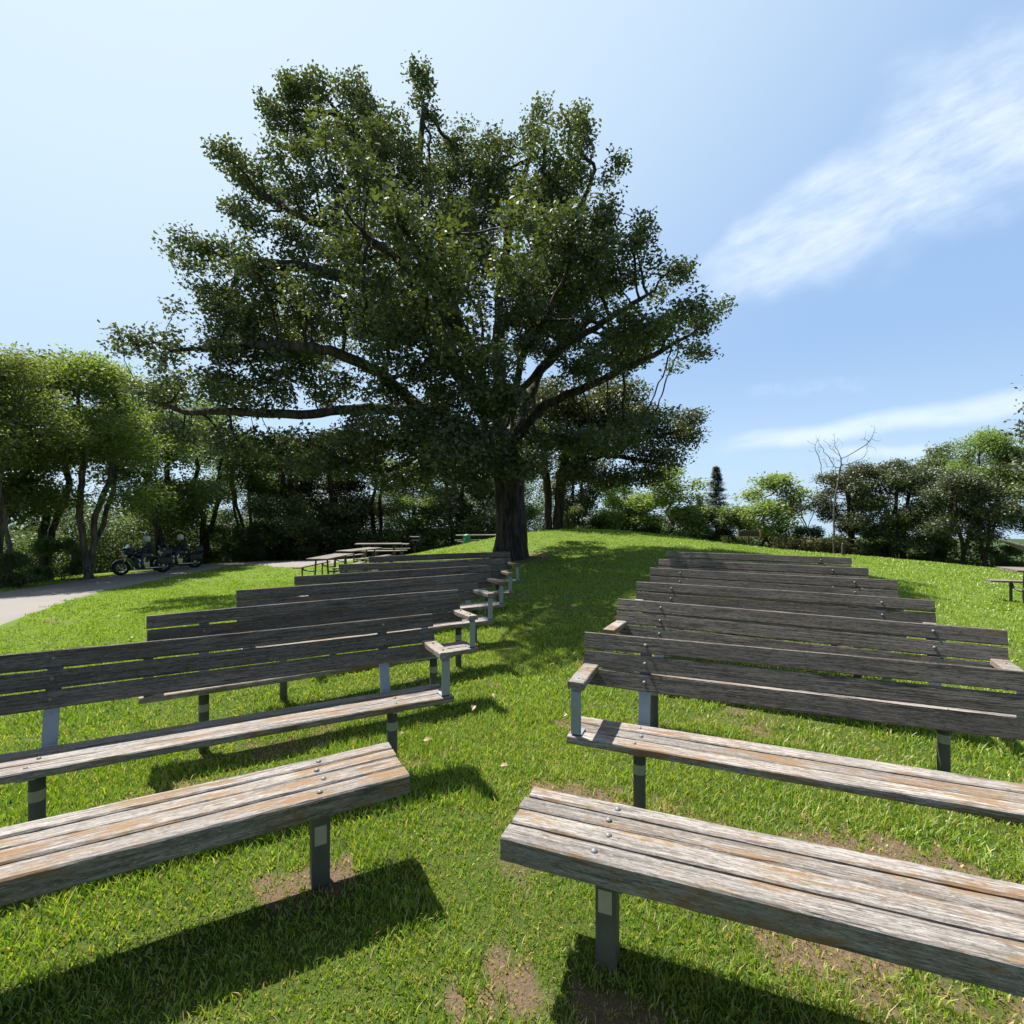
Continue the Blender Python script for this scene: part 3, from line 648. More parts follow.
def proto(kind):
    if kind == 'ash': return make_tree('broadleaf_tree', 'x', 'tree', (0, 0, 0), rand_blobs(11, 4.6, .30, 26, 4), rand_skel(11, 4.6, .3, 4, 3), .2, 720, 36, .17, M_PALELEAF, M_BARK2, D=.4, kill=.5, spread=.36, tip=.014, aspect=.42)
    if kind == 'elm': return make_tree('broadleaf_tree', 'x', 'tree', (0, 0, 0), rand_blobs(9.5, 3.8, .28, 22, 14), rand_skel(9.5, 3.8, .3, 14, 2), .19, 600, 38, .16, M_MIDLEAF, M_BARK, D=.38, kill=.45, spread=.33, tip=.014)
    if kind == 'oak': return make_tree('small_oak_tree', 'x', 'tree', (0, 0, 0), rand_blobs(6.5, 3.0, .14, 26, 24), rand_skel(6.5, 3.1, .3, 24, 2), .17, 620, 36, .14, M_OAKLEAF, M_BARK, D=.32, kill=.4, spread=.26, tip=.012)
    if kind == 'young': return make_tree('young_tree', 'x', 'tree', (0, 0, 0), rand_blobs(4.6, 2.2, .08, 24, 34), rand_skel(4.6, 2.2, .2, 34, 2), .09, 380, 34, .13, M_PALELEAF, M_BARK2, D=.26, kill=.3, spread=.22, tip=.01)
    if kind == 'bush': return make_tree('leafy_bush', 'x', 'bush', (0, 0, 0), rand_blobs(2.6, 1.9, .08, 16, 44), rand_skel(2.0, 1.9, .1, 44, 3), .05, 420, 22, .13, M_MIDLEAF, M_BARK2, D=.2, kill=.32, spread=.2, tip=.008)
PR = {}
def pix(px, d): return (px - 512) / 512 * d, d
def tree(kind, px, d, s, rz, label, sz=None, cat='tree', group=None, name=None, dep=None):
    x, y = pix(px, d)
    if kind not in PR: PR[kind] = o = proto(kind)
    else: o = copy_tree(PR[kind])
    if name: o.name = name
    place(o, x, y, s, rz, sz, label, cat, group); return o
GL = 'trees beyond the road'; GRt = 'trees along the right edge of the lawn'; GB = 'trees behind the oak'
tree('ash', 2, 18.4, .74, 0.3, 'tall pale green tree beyond the road, at the left edge of the photo', group=GL, sz=.80)
tree('ash', 90, 21.6, .92, 2.1, 'tall pale green tree with forked trunk, just left of the motorcycles', group=GL, sz=.87)
tree('ash', -75, 17.5, .82, 4.0, 'tall pale green tree beyond the road, mostly outside the left edge', group=GL)
tree('elm', 158, 26, 1.04, .9, 'mid green tree rising directly behind the motorcycles', group=GL)
tree('elm', 46, 22.5, 1.08, 3.5, 'darker tree filling the gap between two tall pale green ones on the left', group=GL)
tree('elm', 205, 31, 1.08, 2.9, 'mid green tree under the tip of the oak\'s longest limb', group=GL)
tree('ash', 246, 34, .78, 5.0, 'paler tree behind the far end of the road', group=GL)
tree('elm', 288, 33, .9, 4.2, 'mid green tree above the pale paved patch', group=GB)
tree('oak', 332, 35, 1.42, .4, 'dark oak standing behind the nearest picnic table', group=GB)
tree('elm', 376, 37, .98, 1.7, 'mid green tree behind the farthest picnic tables', group=GB)
tree('ash', 412, 35, .62, 3.3, 'paler tree behind the pedestal grill', group=GB)
tree('oak', 452, 36, 1.25, 5.2, 'dark oak just left of the big oak\'s trunk, at the back', group=GB)
tree('elm', 505, 38, .8, .1, 'mid green tree hidden behind the big oak\'s trunk', group=GB)
tree('oak', 578, 33, .92, 2.4, 'dark oak behind the crest of the grassy mound', group=GB)
tree('young', 622, 33, 1.0, 1.0, 'pale bushy young tree behind the mound, right of the twin trunks', group=GB)
tree('young', 672, 30, 1.3, 3.0, 'pale leafy tree left of the conifer on the skyline', group=GRt, sz=1.0)
tree('young', 765, 28.5, 1.28, 4.4, 'pale leafy tree behind the brown sign board', group=GRt, sz=1.0)
tree('oak', 850, 26, .72, 5.6, 'small dark oak below the bare dead treetop', group=GRt, sz=.76)
tree('oak', 903, 25, .80, 1.9, 'dark oak with thin trunk, third back from the right edge', group=GRt)
tree('elm', 944, 26.5, .72, 2.6, 'mid green tree in the middle of the right-hand clump', group=GRt)
tree('ash', 985, 24, .54, .8, 'taller paler tree whose top stands above the right-hand clump', group=GRt, sz=.62)
tree('oak', 962, 22.5, .66, 4.0, 'low dark oak in front of the right-hand clump', group=GRt)
tree('elm', 1040, 22, .66, 5.5, 'mid green tree at the right edge behind the picnic table', group=GRt)
tree('ash', 1100, 22, .66, 3.5, 'pale green tree outside the right edge of the photo', group=GRt)
for px, d, s, rz, lab in ((14, 18.2, .5, .3, 'leafy bush at the road\'s far verge by the left edge'), (62, 21.8, .7, 2.2, 'leafy bush beside the forked trunk across the road'),
                          (225, 31.5, .9, 1.1, 'leafy bush where the road bends away'), (262, 33, 1.0, 5.0, 'leafy bush at the far end of the road'), (310, 33, 1.0, 3.1, 'leafy bush behind the pale paved patch'),
                          (436, 34, .7, 4.4, 'leafy bush between the pedestal grill and the green barrel'), (690, 29.5, .9, .6, 'dark bush at the foot of the conifer'), (722, 29, .9, 2.8, 'dark bush left of the brown sign board'),
                          (805, 27, .62, 3.9, 'low wide dark bush right of the brown sign board'), (880, 25.5, .7, 1.4, 'leafy bush right of the small post on the skyline'), (930, 25, .6, 2.0, 'leafy bush at the foot of the right-hand clump'),
                          (1012, 22, .45, 4.9, 'leafy bush behind the right-hand picnic table'), (640, 32, .9, 1.8, 'leafy bush on the right shoulder of the mound'), (575, 31, .8, 5.2, 'leafy bush behind the twin trunks on the mound')):
    tree('bush', px, d, s, rz, lab, cat='bush', group='bushes round the edge of the lawn')

# twin-trunked oak behind the big one
x2, y2 = 1.75, 24.5
sk2 = [[(0, 0, -.2), (-.05, 0, 2), (-.3, 0, 4), (-.6, .2, 6)], [(.45, .1, -.2), (.45, .1, .1), (.55, .1, 2), (.9, 0, 4), (1.6, -.2, 5.2)], [(1.2, 0, 4.4), (3, -.6, 4.8), (5, -.8, 4.4)], [(.7, 0, 3), (2.6, -1, 3.6), (4.6, -1.4, 3.2)]]
B2 = [(0, 0, 6, 2.4, 2.4, 1.2), (2, -.3, 5.6, 2.2, 1.8, 1.0), (4, -.5, 5.3, 1.8, 1.6, .8), (5.8, -.6, 4.5, 1.3, 1.3, .7), (3, -1, 4.2, 2.0, 1.5, .7), (5, -1.3, 3.4, 1.4, 1.2, .5), (1.4, -1.2, 3.8, 1.4, 1.2, .6), (-1.5, .5, 5.0, 1.6, 1.6, .9), (6.6, -.4, 5.3, .8, .8, .5), (3.2, 0, 6.6, 1.6, 1.4, .7), (1.3, -1.2, 2.7, 1.1, 1.0, .6), (2.9, -1.3, 2.5, 1.2, 1.0, .55), (-.9, -.9, 3.1, 1.1, 1.0, .7), (4.4, -1.0, 2.6, 1.0, 1.0, .5)]
tw = make_tree('twin_trunk_oak_tree', 'twin-trunked oak on the mound behind the big oak', 'tree', (x2, y2, g1(x2, y2)), B2, sk2, .30, 1700, 26, .15, M_OAKLEAF, M_BARK, D=.3, kill=.45, spread=.24)

# oak standing just outside the right edge; only the tip of a branch shows in the photo
x3, y3 = 18.8, 14.2
B3 = [(-1, 0, 5, 2.2, 2, 1.2), (1, 0, 6, 2.4, 2.4, 1.5), (0, 2, 6, 2, 2, 1.4), (1.5, -1.5, 5, 1.8, 1.6, 1.1), (-3.2, .0, 4.4, 1.4, 1.2, .5), (-4.75, -.3, 3.55, .42, .5, .22), (-4.6, -.1, 4.45, .42, .5, .2)]
make_tree('branching_oak_tree', 'oak whose single leafy branch tip enters at the right edge', 'tree', (x3, y3, g1(x3, y3)), B3,
          [[(0, 0, -.2), (.1, 0, 2), (0, .1, 4), (0, 0, 5.5)], [(.05, 0, 2.6), (-1.5, 0, 3.5), (-3, -.1, 3.7), (-4.6, -.3, 3.6)], [(-1.5, 0, 3.5), (-3, 0, 4.3), (-4.5, -.1, 4.5)]], .26, 900, 26, .14, M_OAKLEAF, M_BARK, D=.28, kill=.42, spread=.2)

# conifer (juniper / spruce) with a spire
def conifer(px, d, H, label):
    x, y = pix(px, d); root = empty('conifer_tree', (x, y, g1(x, y) - .1)); tag(root, label, 'tree', GRt)
    mb = MB(); mb.tube([(0, 0, -.1), (0.03, 0, H * .4), (0, .02, H * .75), (0, 0, H)], [.11, .08, .04, .008], 8); C = []
    z = .35
    while z < H - .1:
        L = (1 - z / H) ** 1.05 * H * .36 + .02
        for k in range(7):
            a = random.uniform(0, 6.28); l = L * random.uniform(.65, 1.1); dr = random.uniform(-.05, .22) * l
            mb.tube([(0, 0, z), (math.cos(a) * l * .5, math.sin(a) * l * .5, z + dr * .3), (math.cos(a) * l, math.sin(a) * l, z + dr)], [.018, .012, .004], 4)
            for q in np.arange(.2, 1.02, .16): C.append((math.cos(a) * l * q, math.sin(a) * l * q, z + dr * q))
        z += .17
    mb.build('trunk', M_BARK2, root, smooth=True)
    V, F, rnd = leaves(np.array(C), 20, .075, .09, up=.2, aspect=.3); np_mesh('crown', V, F, M_NEEDLE, root, rnd=rnd)
conifer(716, 31, 5.5, 'dark pointed conifer standing against the sky between two pale trees')
conifer(700, 33, 3.9, 'lower dark conifer tucked behind the pointed one')

# bare dead trees
def dead(px, d, H, label, seed, wd, lean=0.0):
    x, y = pix(px, d); rs = np.random.default_rng(seed); B = []
    for i in range(9):
        B.append((rs.normal(0, wd * .4) + lean * .8, rs.normal(0, wd * .4), H * rs.uniform(.55, .95), wd * .38, wd * .35, H * .12))
    sk = [[(0, 0, -.2), (lean * .3, 0, H * .3), (lean * .7, 0, H * .55)], [(lean * .3, 0, H * .3), (lean * .3 - wd * .5, 0, H * .6)], [(lean * .4, 0, H * .4), (lean * .3 + wd * .3, 0, H * .7)]]
    make_tree('dead_tree', label, 'tree', (x, y, g1(x, y)), B, sk, .045, 420, 0, 0, None, M_DEAD, D=.15, kill=.16, tip=.005)
dead(834, 25.2, 6.4, 'tall bare dead tree poking above the small dark oak', 3, 1.2)
dead(818, 26, 3.4, 'short bare leaning dead tree left of the small dark oak', 8, .9, -1.3)

# woodland mass behind everything, and undergrowth: reads as one
def thicket():
    C = []
    def zone(pa, pb, da, db, h, n, p=1.0):
        px = rng.uniform(pa, pb, n); d = rng.uniform(da, db, n); x = (px - 512) / 512 * d; zb = gz(x, d)
        top = h * (.45 + .75 * vnoise(x, d, 2.6, 31)); z = zb + top * rng.random(n) ** p; C.append(np.c_[x, d, z])
    zone(-140, 560, 38, 45, 7.2, 2900, .8); zone(-140, 200, 29, 34, 4.6, 900, .8); zone(-140, 60, 24, 28, 2.2, 500); zone(60, 290, 33, 37, 2.6, 700); zone(280, 520, 33, 37, 2.8, 700)
    zone(560, 700, 33, 37, 2.6, 500); zone(690, 800, 31, 35, 1.2, 200); zone(860, 1150, 26, 31, 1.7, 650, .9); zone(790, 880, 27, 33, .9, 300)
    C = np.concatenate(C); V, F, rnd = leaves(C, 60, .38, .16, aspect=.6)
    m = leaf_mat('undergrowth_leaf', (0.028, 0.052, 0.015), (0.085, 0.12, 0.032), .34, .04)
    tag(np_mesh('undergrowth', V, F, m, rnd=rnd), 'dense green undergrowth and woodland mass behind the trees', 'undergrowth', kind='stuff')
    # far wooded ridges seen in the gap on the right
    C = []
    for rr, hh, n in ((120, 6, 2500), (190, 9, 3000), (300, 14, 3500)):
        a = rng.uniform(R(-50), R(50), n); x = np.sin(a) * rr + rng.normal(0, 9, n); y = np.cos(a) * rr + rng.normal(0, 9, n); C.append(np.c_[x, y, gz(x, y) + rng.random(n) * hh])
    V, F, rnd = leaves(np.concatenate(C), 16, 1.7, 1.1, aspect=.8)
    tag(np_mesh('distant_woods', V, F, M_SCRUB, rnd=rnd), 'distant wooded valley seen through the gap in the trees', 'woods', kind='stuff')
    # pale tall weeds at the lip of the hill
    n = 2200; px = rng.uniform(775, 880, n); d = rng.uniform(25.5, 30, n); x = (px - 512) / 512 * d
    V, F, rnd = leaves(np.c_[x, d, gz(x, d) + rng.uniform(0, .8, n)], 6, .12, .22, up=0, aspect=.2)
    m = leaf_mat('weed_leaf', (0.12, 0.12, 0.06), (0.22, 0.2, 0.11), .3, .03)
    tag(np_mesh('tall_weeds', V, F, m, rnd=rnd), 'pale dry tall weeds at the lip of the hill', 'weeds', kind='stuff')
thicket()

# ------------------------------------------------------------------ benches
def plank(mb, x0, x1, yc, zc, w, t, tilt=0.0, seed=0, seg=26, rough=.0010, axis='x', ch=.005):
    """a sawn board with eased, slightly worn edges: long axis x, width w, thickness t, tilted about x"""
    rs = random.Random(seed); mb.cur = rs.random(); n = seg; vs = []; fs = []
    prof = [(-w / 2 + ch, -t / 2), (w / 2 - ch, -t / 2), (w / 2, -t / 2 + ch), (w / 2, t / 2 - ch), (w / 2 - ch, t / 2), (-w / 2 + ch, t / 2), (-w / 2, t / 2 - ch), (-w / 2, -t / 2 + ch)]
    bow = rs.uniform(-.007, .006); tw = rs.uniform(-.045, .045); ct0 = tilt
    for i in range(n + 1):
        s = i / n; x = x0 + (x1 - x0) * s; e = rs.uniform(-.005, .005) if i in (0, n) else 0
        a = tilt + tw * (s - .5); c, sn = math.cos(a), math.sin(a); bz = bow * (1 - (2 * s - 1) ** 2)
        for (p, q) in prof:
            p2 = p + rs.uniform(-rough, rough); q2 = q + rs.uniform(-rough, rough)
            vs.append((x + e + rs.uniform(-.001, .001), yc + p2 * c - q2 * sn, zc + p2 * sn + q2 * c + bz))
    for i in range(n):
        for k in range(8): fs.append((i * 8 + k, i * 8 + (k + 1) % 8, (i + 1) * 8 + (k + 1) % 8, (i + 1) * 8 + k))
    fs.append(tuple(reversed(range(8)))); fs.append(tuple(n * 8 + k for k in range(8)))
    mb.add(vs, fs)
HL = 1.165; SEAT_Z = .48; PX = HL - .34
def bolt(parent, x, y, z, M=None, r=.0085):
    mb = MB(); mb.lathe([(0, .007), (r * .6, .006), (r, .002), (r * 1.15, 0), (r * 1.15, -.002)], 10, M)
    o = mb.build('bolt', M_BOLT, parent, smooth=True, loc=(x, y, z)); return o
def backed_bench(sd_=0):
    root = empty('park_bench', (0, 0, 0))
    mb = MB()
    for k in range(3): plank(mb, -HL, HL, -.115 + k * .0945, SEAT_Z - .019, .087, .038, 0, 100 + k + sd_)
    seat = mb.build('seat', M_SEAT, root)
    mb = MB(); yb, zb, yt, zt = .186, .640, .262, .915
    tl = math.atan2(zt - zb, yt - yb); dy, dz = math.cos(tl), math.sin(tl)
    L = math.hypot(yt - yb, zt - zb)
    cen = [(yb + dy * (.0445 + k * (L - .089) / 2), zb + dz * (.0445 + k * (L - .089) / 2)) for k in range(3)]
    for k, (y, z) in enumerate(cen): plank(mb, -HL + (.0, .004, -.002)[k], HL + (.003, -.002, .0)[k], y, z, .089, .038, tl, 200 + k + sd_)
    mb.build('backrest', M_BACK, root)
    for sx in (-1, 1):
        x = sx * PX
        mb = MB(); mb.tube([(x, 0, -.12), (x, 0, SEAT_Z - .046)], .031, 20); leg = mb.build('leg', M_POST, root, smooth=True)
        mb = MB(); mb.tube([(x, 0, .285), (x, 0, .335)], .0325, 20, cap=False); mb.build('band', M_BAND, leg, smooth=True)
        mb = MB(); mb.ribbon([(x, -.145, SEAT_Z - .042), (x, .115, SEAT_Z - .042), (x, .150, SEAT_Z - .036), (x, .172, SEAT_Z - .012), (x, .182, SEAT_Z + .04)] +
                             [(x, yb + dy * t + .0225 * dz, zb + dz * t - .0225 * dy) for t in (-.03, 0, .1, .2, L - .01)], .062, .007)
        mb.build('back_support', M_GALV, root)
        nrm = Matrix.Rotation(math.pi / 2 - (math.pi / 2 - tl), 4, 'X') @ Matrix.Rotation(math.pi / 2 * 0, 4, 'X')
        for (y, z) in cen:
            M = Matrix.Rotation(tl, 4, 'X') # board's local z (thickness) points forward-up after tilt
            bolt(root, x, y - dz * .020 * 1, z + dy * .020, M @ Matrix.Rotation(0, 4, 'X'))
        for k in range(3): bolt(root, x + (.012 if k % 2 else -.008), -.115 + k * .0945, SEAT_Z + .001)
        xa = sx * (HL - .045); mb = MB()
        Mz = Matrix.Translation((xa, 0, .735)) @ Matrix.Rotation(math.pi / 2, 4, 'Z')
        t = MB(); plank(t, -.155, .19, 0, 0, .085, .038, 0, 300 + sx + sd_, seg=5); t.v = [tuple(Mz @ Vector(q)) for q in t.v]
        arm = t.build('armrest', M_SEAT, root)
        mb = MB(); mb.ribbon([(xa, -.02, .7125), (xa, -.115, .7125), (xa, -.132, .708), (xa, -.140, .695), (xa, -.140, SEAT_Z + .03), (xa, -.140, SEAT_Z + .010), (xa, -.128, SEAT_Z + .0045), (xa, -.05, SEAT_Z + .0045)], .052, .006)
        mb.build('bracket', M_GALV, arm)
        for yy_ in (-.09, .1): bolt(arm, xa, yy_, .7545, r=.0065)
    return root
def place_bench(o, L, Rr, yref):
    """L, Rr: plan positions of the two ends of the reference edge that lies at local y = yref"""
    L = Vector(L); Rr = Vector(Rr); u = (Rr - L).normalized(); n = Vector((-u.y, u.x)); m = (L + Rr) / 2 - n * yref
    o.rotation_euler = (0, 0, math.atan2(u.y, u.x)); o.location = (m.x, m.y, 0); return m
rows = [('R', (.425, 3.05), (2.687, 2.135), .715, 'backed bench in the right block directly behind its backless front bench, lichen on the seat'),
        ('R', (.863, 4.25), (3.01, 3.10), .714, 'backed bench in the right block, second with a back counting away from the camera'),
        ('R', (1.262, 5.26), (3.42, 4.12), .709, 'backed bench in the right block, third with a back counting away from the camera'),
        ('R', (1.66, 6.2), (3.81, 5.05), .666, 'backed bench in the right block, fourth with a back, half in the oak\'s shade'),
        ('R', (2.04, 7.17), (4.18, 6.0), .651, 'backed bench in the right block, last but one before the sign board'),
        ('R', (2.41, 8.0), (4.60, 6.95), .61, 'farthest backed bench in the right block, nearest the brown sign board'),
        ('L', (-2.706, 2.488), (-.544, 3.62), .715, 'backed bench in the left block just behind the backless front bench, armrest sunlit'),
        ('L', (-2.60, 3.60), (-.485, 4.85), .729, 'backed bench in the left block, second with a back counting away from the camera'),
        ('L', (-2.44, 4.55), (-.377, 5.84), .69, 'backed bench in the left block, third with a back counting away from the camera'),
        ('L', (-2.38, 5.62), (-.268, 6.85), .70, 'backed bench in the left block, fourth with a back, in the oak\'s shade'),
        ('L', (-2.39, 7.08), (-.10, 7.92), .715, 'backed bench in the left block, last but one before the oak trunk'),
        ('L', (-2.23, 7.98), (-.01, 9.0), .69, 'farthest backed bench in the left block, nearest the oak trunk')]
first = [backed_bench(0), backed_bench(1000), backed_bench(2000), backed_bench(3000)]
for i_, (side, A, B, drop, lab) in enumerate(rows):
    o = first[i_] if i_ < 4 else copy_tree(first[(i_ * 3 + 1) % 4])
    A = Vector(A) * .955; B = Vector(B) * .955; u_ = (B - A).normalized()
    if side == 'R': B = A + u_ * 2 * HL
    else: A = B - u_ * 2 * HL
    m = place_bench(o, A, B, .190); o.location.z = CAM_H - drop * .955 - .930
    tag(o, lab, 'bench', 'backed benches right of the aisle' if side == 'R' else 'backed benches left of the aisle')

def front_bench():
    root = empty('backless_bench', (0, 0, 0)); mb = MB(); y = -.183
    for k, w in enumerate((.098, .098, .081, .081)):
        plank(mb, -HL + (.0, .002, -.003, .004)[k], HL + (.002, -.006, .004, 0)[k], y + w / 2, SEAT_Z - .042, w - .0075, .084, 0, 400 + k, seg=40, rough=.0011, ch=.006); y += w + .003
    mb.build('seat', M_SEAT, root)
    for sx in (-1, 1):
        x = sx * PX; mb = MB(); mb.box(x - .037, x + .037, -.037, .037, -.12, SEAT_Z - .092, b=.006); leg = mb.build('leg', M_POST, root)
        mb = MB(); mb.box(x - .026, x + .022, -.0395, -.037, .205, .285); mb.build('sticker', M_STICK, leg)
        mb = MB(); mb.box(x - .05, x + .05, -.15, .15, SEAT_Z - .091, SEAT_Z - .0855); mb.build('bracket', M_POST, root)
        for k, yy_ in enumerate((-.135, -.035, .055, .135)): bolt(root, x + (-.02, .01, -.005, .015)[k], yy_, SEAT_Z + .001, r=.0105)
    return root
fb = front_bench(); u = Vector((.935, -.353)); A = Vector((-.0416, 1.775))
place_bench(fb, A, A + u * 2.33, -.183); fb.location.z = 0.0
tag(fb, 'backless thick-planked bench at the front of the right block, orange lichen on its boards', 'bench', 'backless front benches')
fb2 = copy_tree(fb); B = Vector((-.438, 2.2)); u = Vector((1.134, .628)).normalized()
place_bench(fb2, B - u * 2.33, B, -.183); fb2.location.z = 0.0
tag(fb2, 'backless thick-planked bench at the front of the left block, its end pointing at the aisle', 'bench', 'backless front benches')

# ------------------------------------------------------------------ picnic tables
def picnic_table():
    root = empty('picnic_table', (0, 0, 0)); mb = MB()
    for k in range(5): plank(mb, -1.1, 1.1, -.30 + k * .15, .74, .142, .038, 0, 500 + k, seg=8)
    mb.build('tabletop', M_TABLE, root)
    for s in (-1, 1):
        mb = MB()
        for k in range(2): plank(mb, -1.1, 1.1, s * (.62 + k * .13), .44, .125, .038, 0, 520 + k + s, seg=8)
        mb.build('bench_seat', M_TABLE, root)
        for t in (-1, 1):
            x = t * .72; mb = MB(); mb.tube([(x, s * .2, .715), (x, s * .24, .1), (x, s * .26, -.06)], .03, 10)
            mb.build('leg', M_POST, root, smooth=True)
            mb = MB(); mb.tube([(x, s * .23, .30), (x, s * .45, .30), (x, s * .62, .33), (x, s * .68, .415)], .024, 8); mb.tube([(x + .0, s * .69, .41), (x, s * .69, .05), (x - .0, s * .69, -.06)], .026, 10)
            mb.build('seat_support', M_POST, root, smooth=True)
    return root
pt = picnic_table(); GP = 'picnic tables on the lawn'
for i, (x, y, rz, lab) in enumerate(((-6.35, 18.0, R(84), 'picnic table nearest the benches on the left, its seat end toward the lawn'), (-6.4, 21.6, R(70), 'picnic table second in the row left of the oak'),
                                     (-6.5, 25.0, R(8), 'picnic table third in the row left of the oak, top catching the sun'), (-6.8, 28.2, R(5), 'farthest picnic table in the row left of the oak'),
                                     (-1.9, 27.5, R(12), 'picnic table behind the oak trunk beside the green barrel'),
                                     (10.52, 9.45, R(-20), 'sunlit picnic table cut by the right edge of the photo'))):
    o = pt if i == 0 else copy_tree(pt); o.location = (x, y, g1(x, y)); o.rotation_euler = (0, 0, rz); tag(o, lab, 'picnic table', GP)

# ------------------------------------------------------------------ grill, barrel, sign, post, log
M_BLACK = simple('blackened_steel', (.03, .03, .032), .6, .4); M_ASH = simple('pale_grate', (.34, .33, .31), .6, .4)
x, y = pix(415, 27); root = empty('pedestal_grill', (x, y, g1(x, y))); tag(root, 'dark pedestal grill with pale rack beyond the picnic tables', 'grill')
mb = MB(); mb.tube([(0, 0, -.1), (0, 0, .78)], .05, 12); mb.build('post', M_BLACK, root, smooth=True)
mb = MB(); mb.box(-.28, .28, -.22, .22, .78, .80); [mb.box(a, b, c, d, .80, 1.02) for a, b, c, d in ((-.28, -.265, -.22, .22), (.265, .28, -.22, .22), (-.265, .265, .205, .22))]; mb.build('firebox', M_BLACK, root)
mb = MB(); [mb.tube([(-.26, t, .98), (.26, t, .98)], .008, 6) for t in np.arange(-.2, .2, .04)]; mb.build('grate', M_ASH, root)
M_GREEN = simple('green_paint', (.03, .20, .15), .5, .1)
x, y = pix(467, 26.5); root = empty('trash_barrel', (x, y, g1(x, y))); root.scale = (.75, .75, .75); tag(root, 'green trash barrel beyond the lawn, left of the oak trunk', 'trash barrel')
mb = MB(); mb.lathe([(0, 0), (.22, 0), (.235, .02), (.235, .3), (.245, .31), (.235, .32), (.235, .6), (.245, .61), (.235, .62), (.24, .86), (.25, .88)], 24); mb.build('drum', M_GREEN, root, smooth=True)
mb = MB(); mb.lathe([(.255, .87), (.255, .90), (.2, .96), (.08, .99), (0, .995)], 24); mb.build('lid', M_GREEN, root, smooth=True)
M_BROWN = simple('brown_sign_wood', (.045, .028, .02), .7); M_TAN = simple('tan_sign_edge', (.32, .22, .16), .7)
x, y = pix(749, 24.5); root = empty('notice_board', (x, y, g1(x, y))); tag(root, 'low brown sign board on a post at the top of the slope', 'sign')
root.rotation_euler = (0, 0, R(-12))
top = CAM_H - (530 - 512) / 512 * 24.5 - g1(x, y)
mb = MB(); mb.box(-.045, .045, .02, .10, -.2, top - .05, b=.006); mb.build('post', M_BROWN, root)
mb = MB(); mb.box(-.44, .44, -.025, .018, top - .30, top - .05, b=.004); mb.build('board', M_BROWN, root)
for s in (-1, 1): mb = MB(); mb.box(s * .485 - .04, s * .485 + .04, -.05, .03, top - .34, top, b=.006); mb.build('end_piece', M_TAN, root)
mb = MB(); mb.box(-.44, .44, -.04, .02, top - .335, top - .305, b=.004); mb.build('rail', M_TAN, root)
x, y = pix(843, 21); mb = MB(); mb.lathe([(0, .52), (.045, .51), (.06, .47), (.06, -.2)], 14); o = mb.build('short_post', M_BROWN, None, smooth=True, loc=(x, y, g1(x, y))); tag(o, 'short brown post standing behind the farthest right bench', 'post')
x, y = 17.2, 16.2; mb = MB(); z0 = .0
mb.tube([(2.4, -.3, .15), (1.2, -.1, .3), (0, 0, .6), (-.9, .15, .95), (-1.5, .3, 1.2)], [.2, .17, .14, .10, .03], 10); mb.tube([(0, 0, .6), (-.7, -.3, .7), (-1.3, -.5, .72)], [.1, .06, .02], 8)
o = mb.build('fallen_trunk', M_DEAD, None, smooth=True, loc=(x, y, g1(x, y))); tag(o, 'pale fallen tree trunk leaning into the bushes at the right edge', 'fallen trunk')

# dry leaves on the lawn
def dry_leaf():
    mb = MB(); vs = []; fs = []; out = [(0, 0), (.02, .012), (.035, .026), (.05, .018), (.065, .028), (.085, .012), (.1, 0)]
    for (a, b) in out: vs.append((a, b, .012 * math.sin(a * 40) + b * .4)); vs.append((a, 0, .006 * math.sin(a * 30))); vs.append((a, -b, .010 * math.sin(a * 35) + b * .5))
    for i in range(len(out) - 1):
        fs.append((i * 3, i * 3 + 1, i * 3 + 4, i * 3 + 3)); fs.append((i * 3 + 1, i * 3 + 2, i * 3 + 5, i * 3 + 4))
    mb.add(vs, fs); return mb
M_DRY = simple('dry_leaf', (.38, .27, .2), .8, 0, .3, 40)
dl = dry_leaf().build('dry_leaf', M_DRY, None)
for i, (px, d) in enumerate(((472, 4.02), (495, 4.3), (433, 3.5), (509, 3.15), (563, 3.9), (120, 9.8), (208, 8.6), (133, 7.0), (175, 12.2), (32, 7.6), (48, 6.9), (450, 4.6), (400, 3.6), (640, 2.2), (590, 2.4), (555, 5.2))):
    o = dl if i == 0 else dl.copy()
    if i: COL.objects.link(o)
    x, y = pix(px, d); o.location = (x, y, g1(x, y) + .045); o.rotation_euler = (random.uniform(-.4, .4), random.uniform(-.4, .4), random.uniform(0, 6.28)); s = random.uniform(.5, .9); o.scale = (s, s, s)
    tag(o, 'small curled dry leaf lying on the lawn grass', 'dry leaf', 'dry leaves scattered on the lawn')

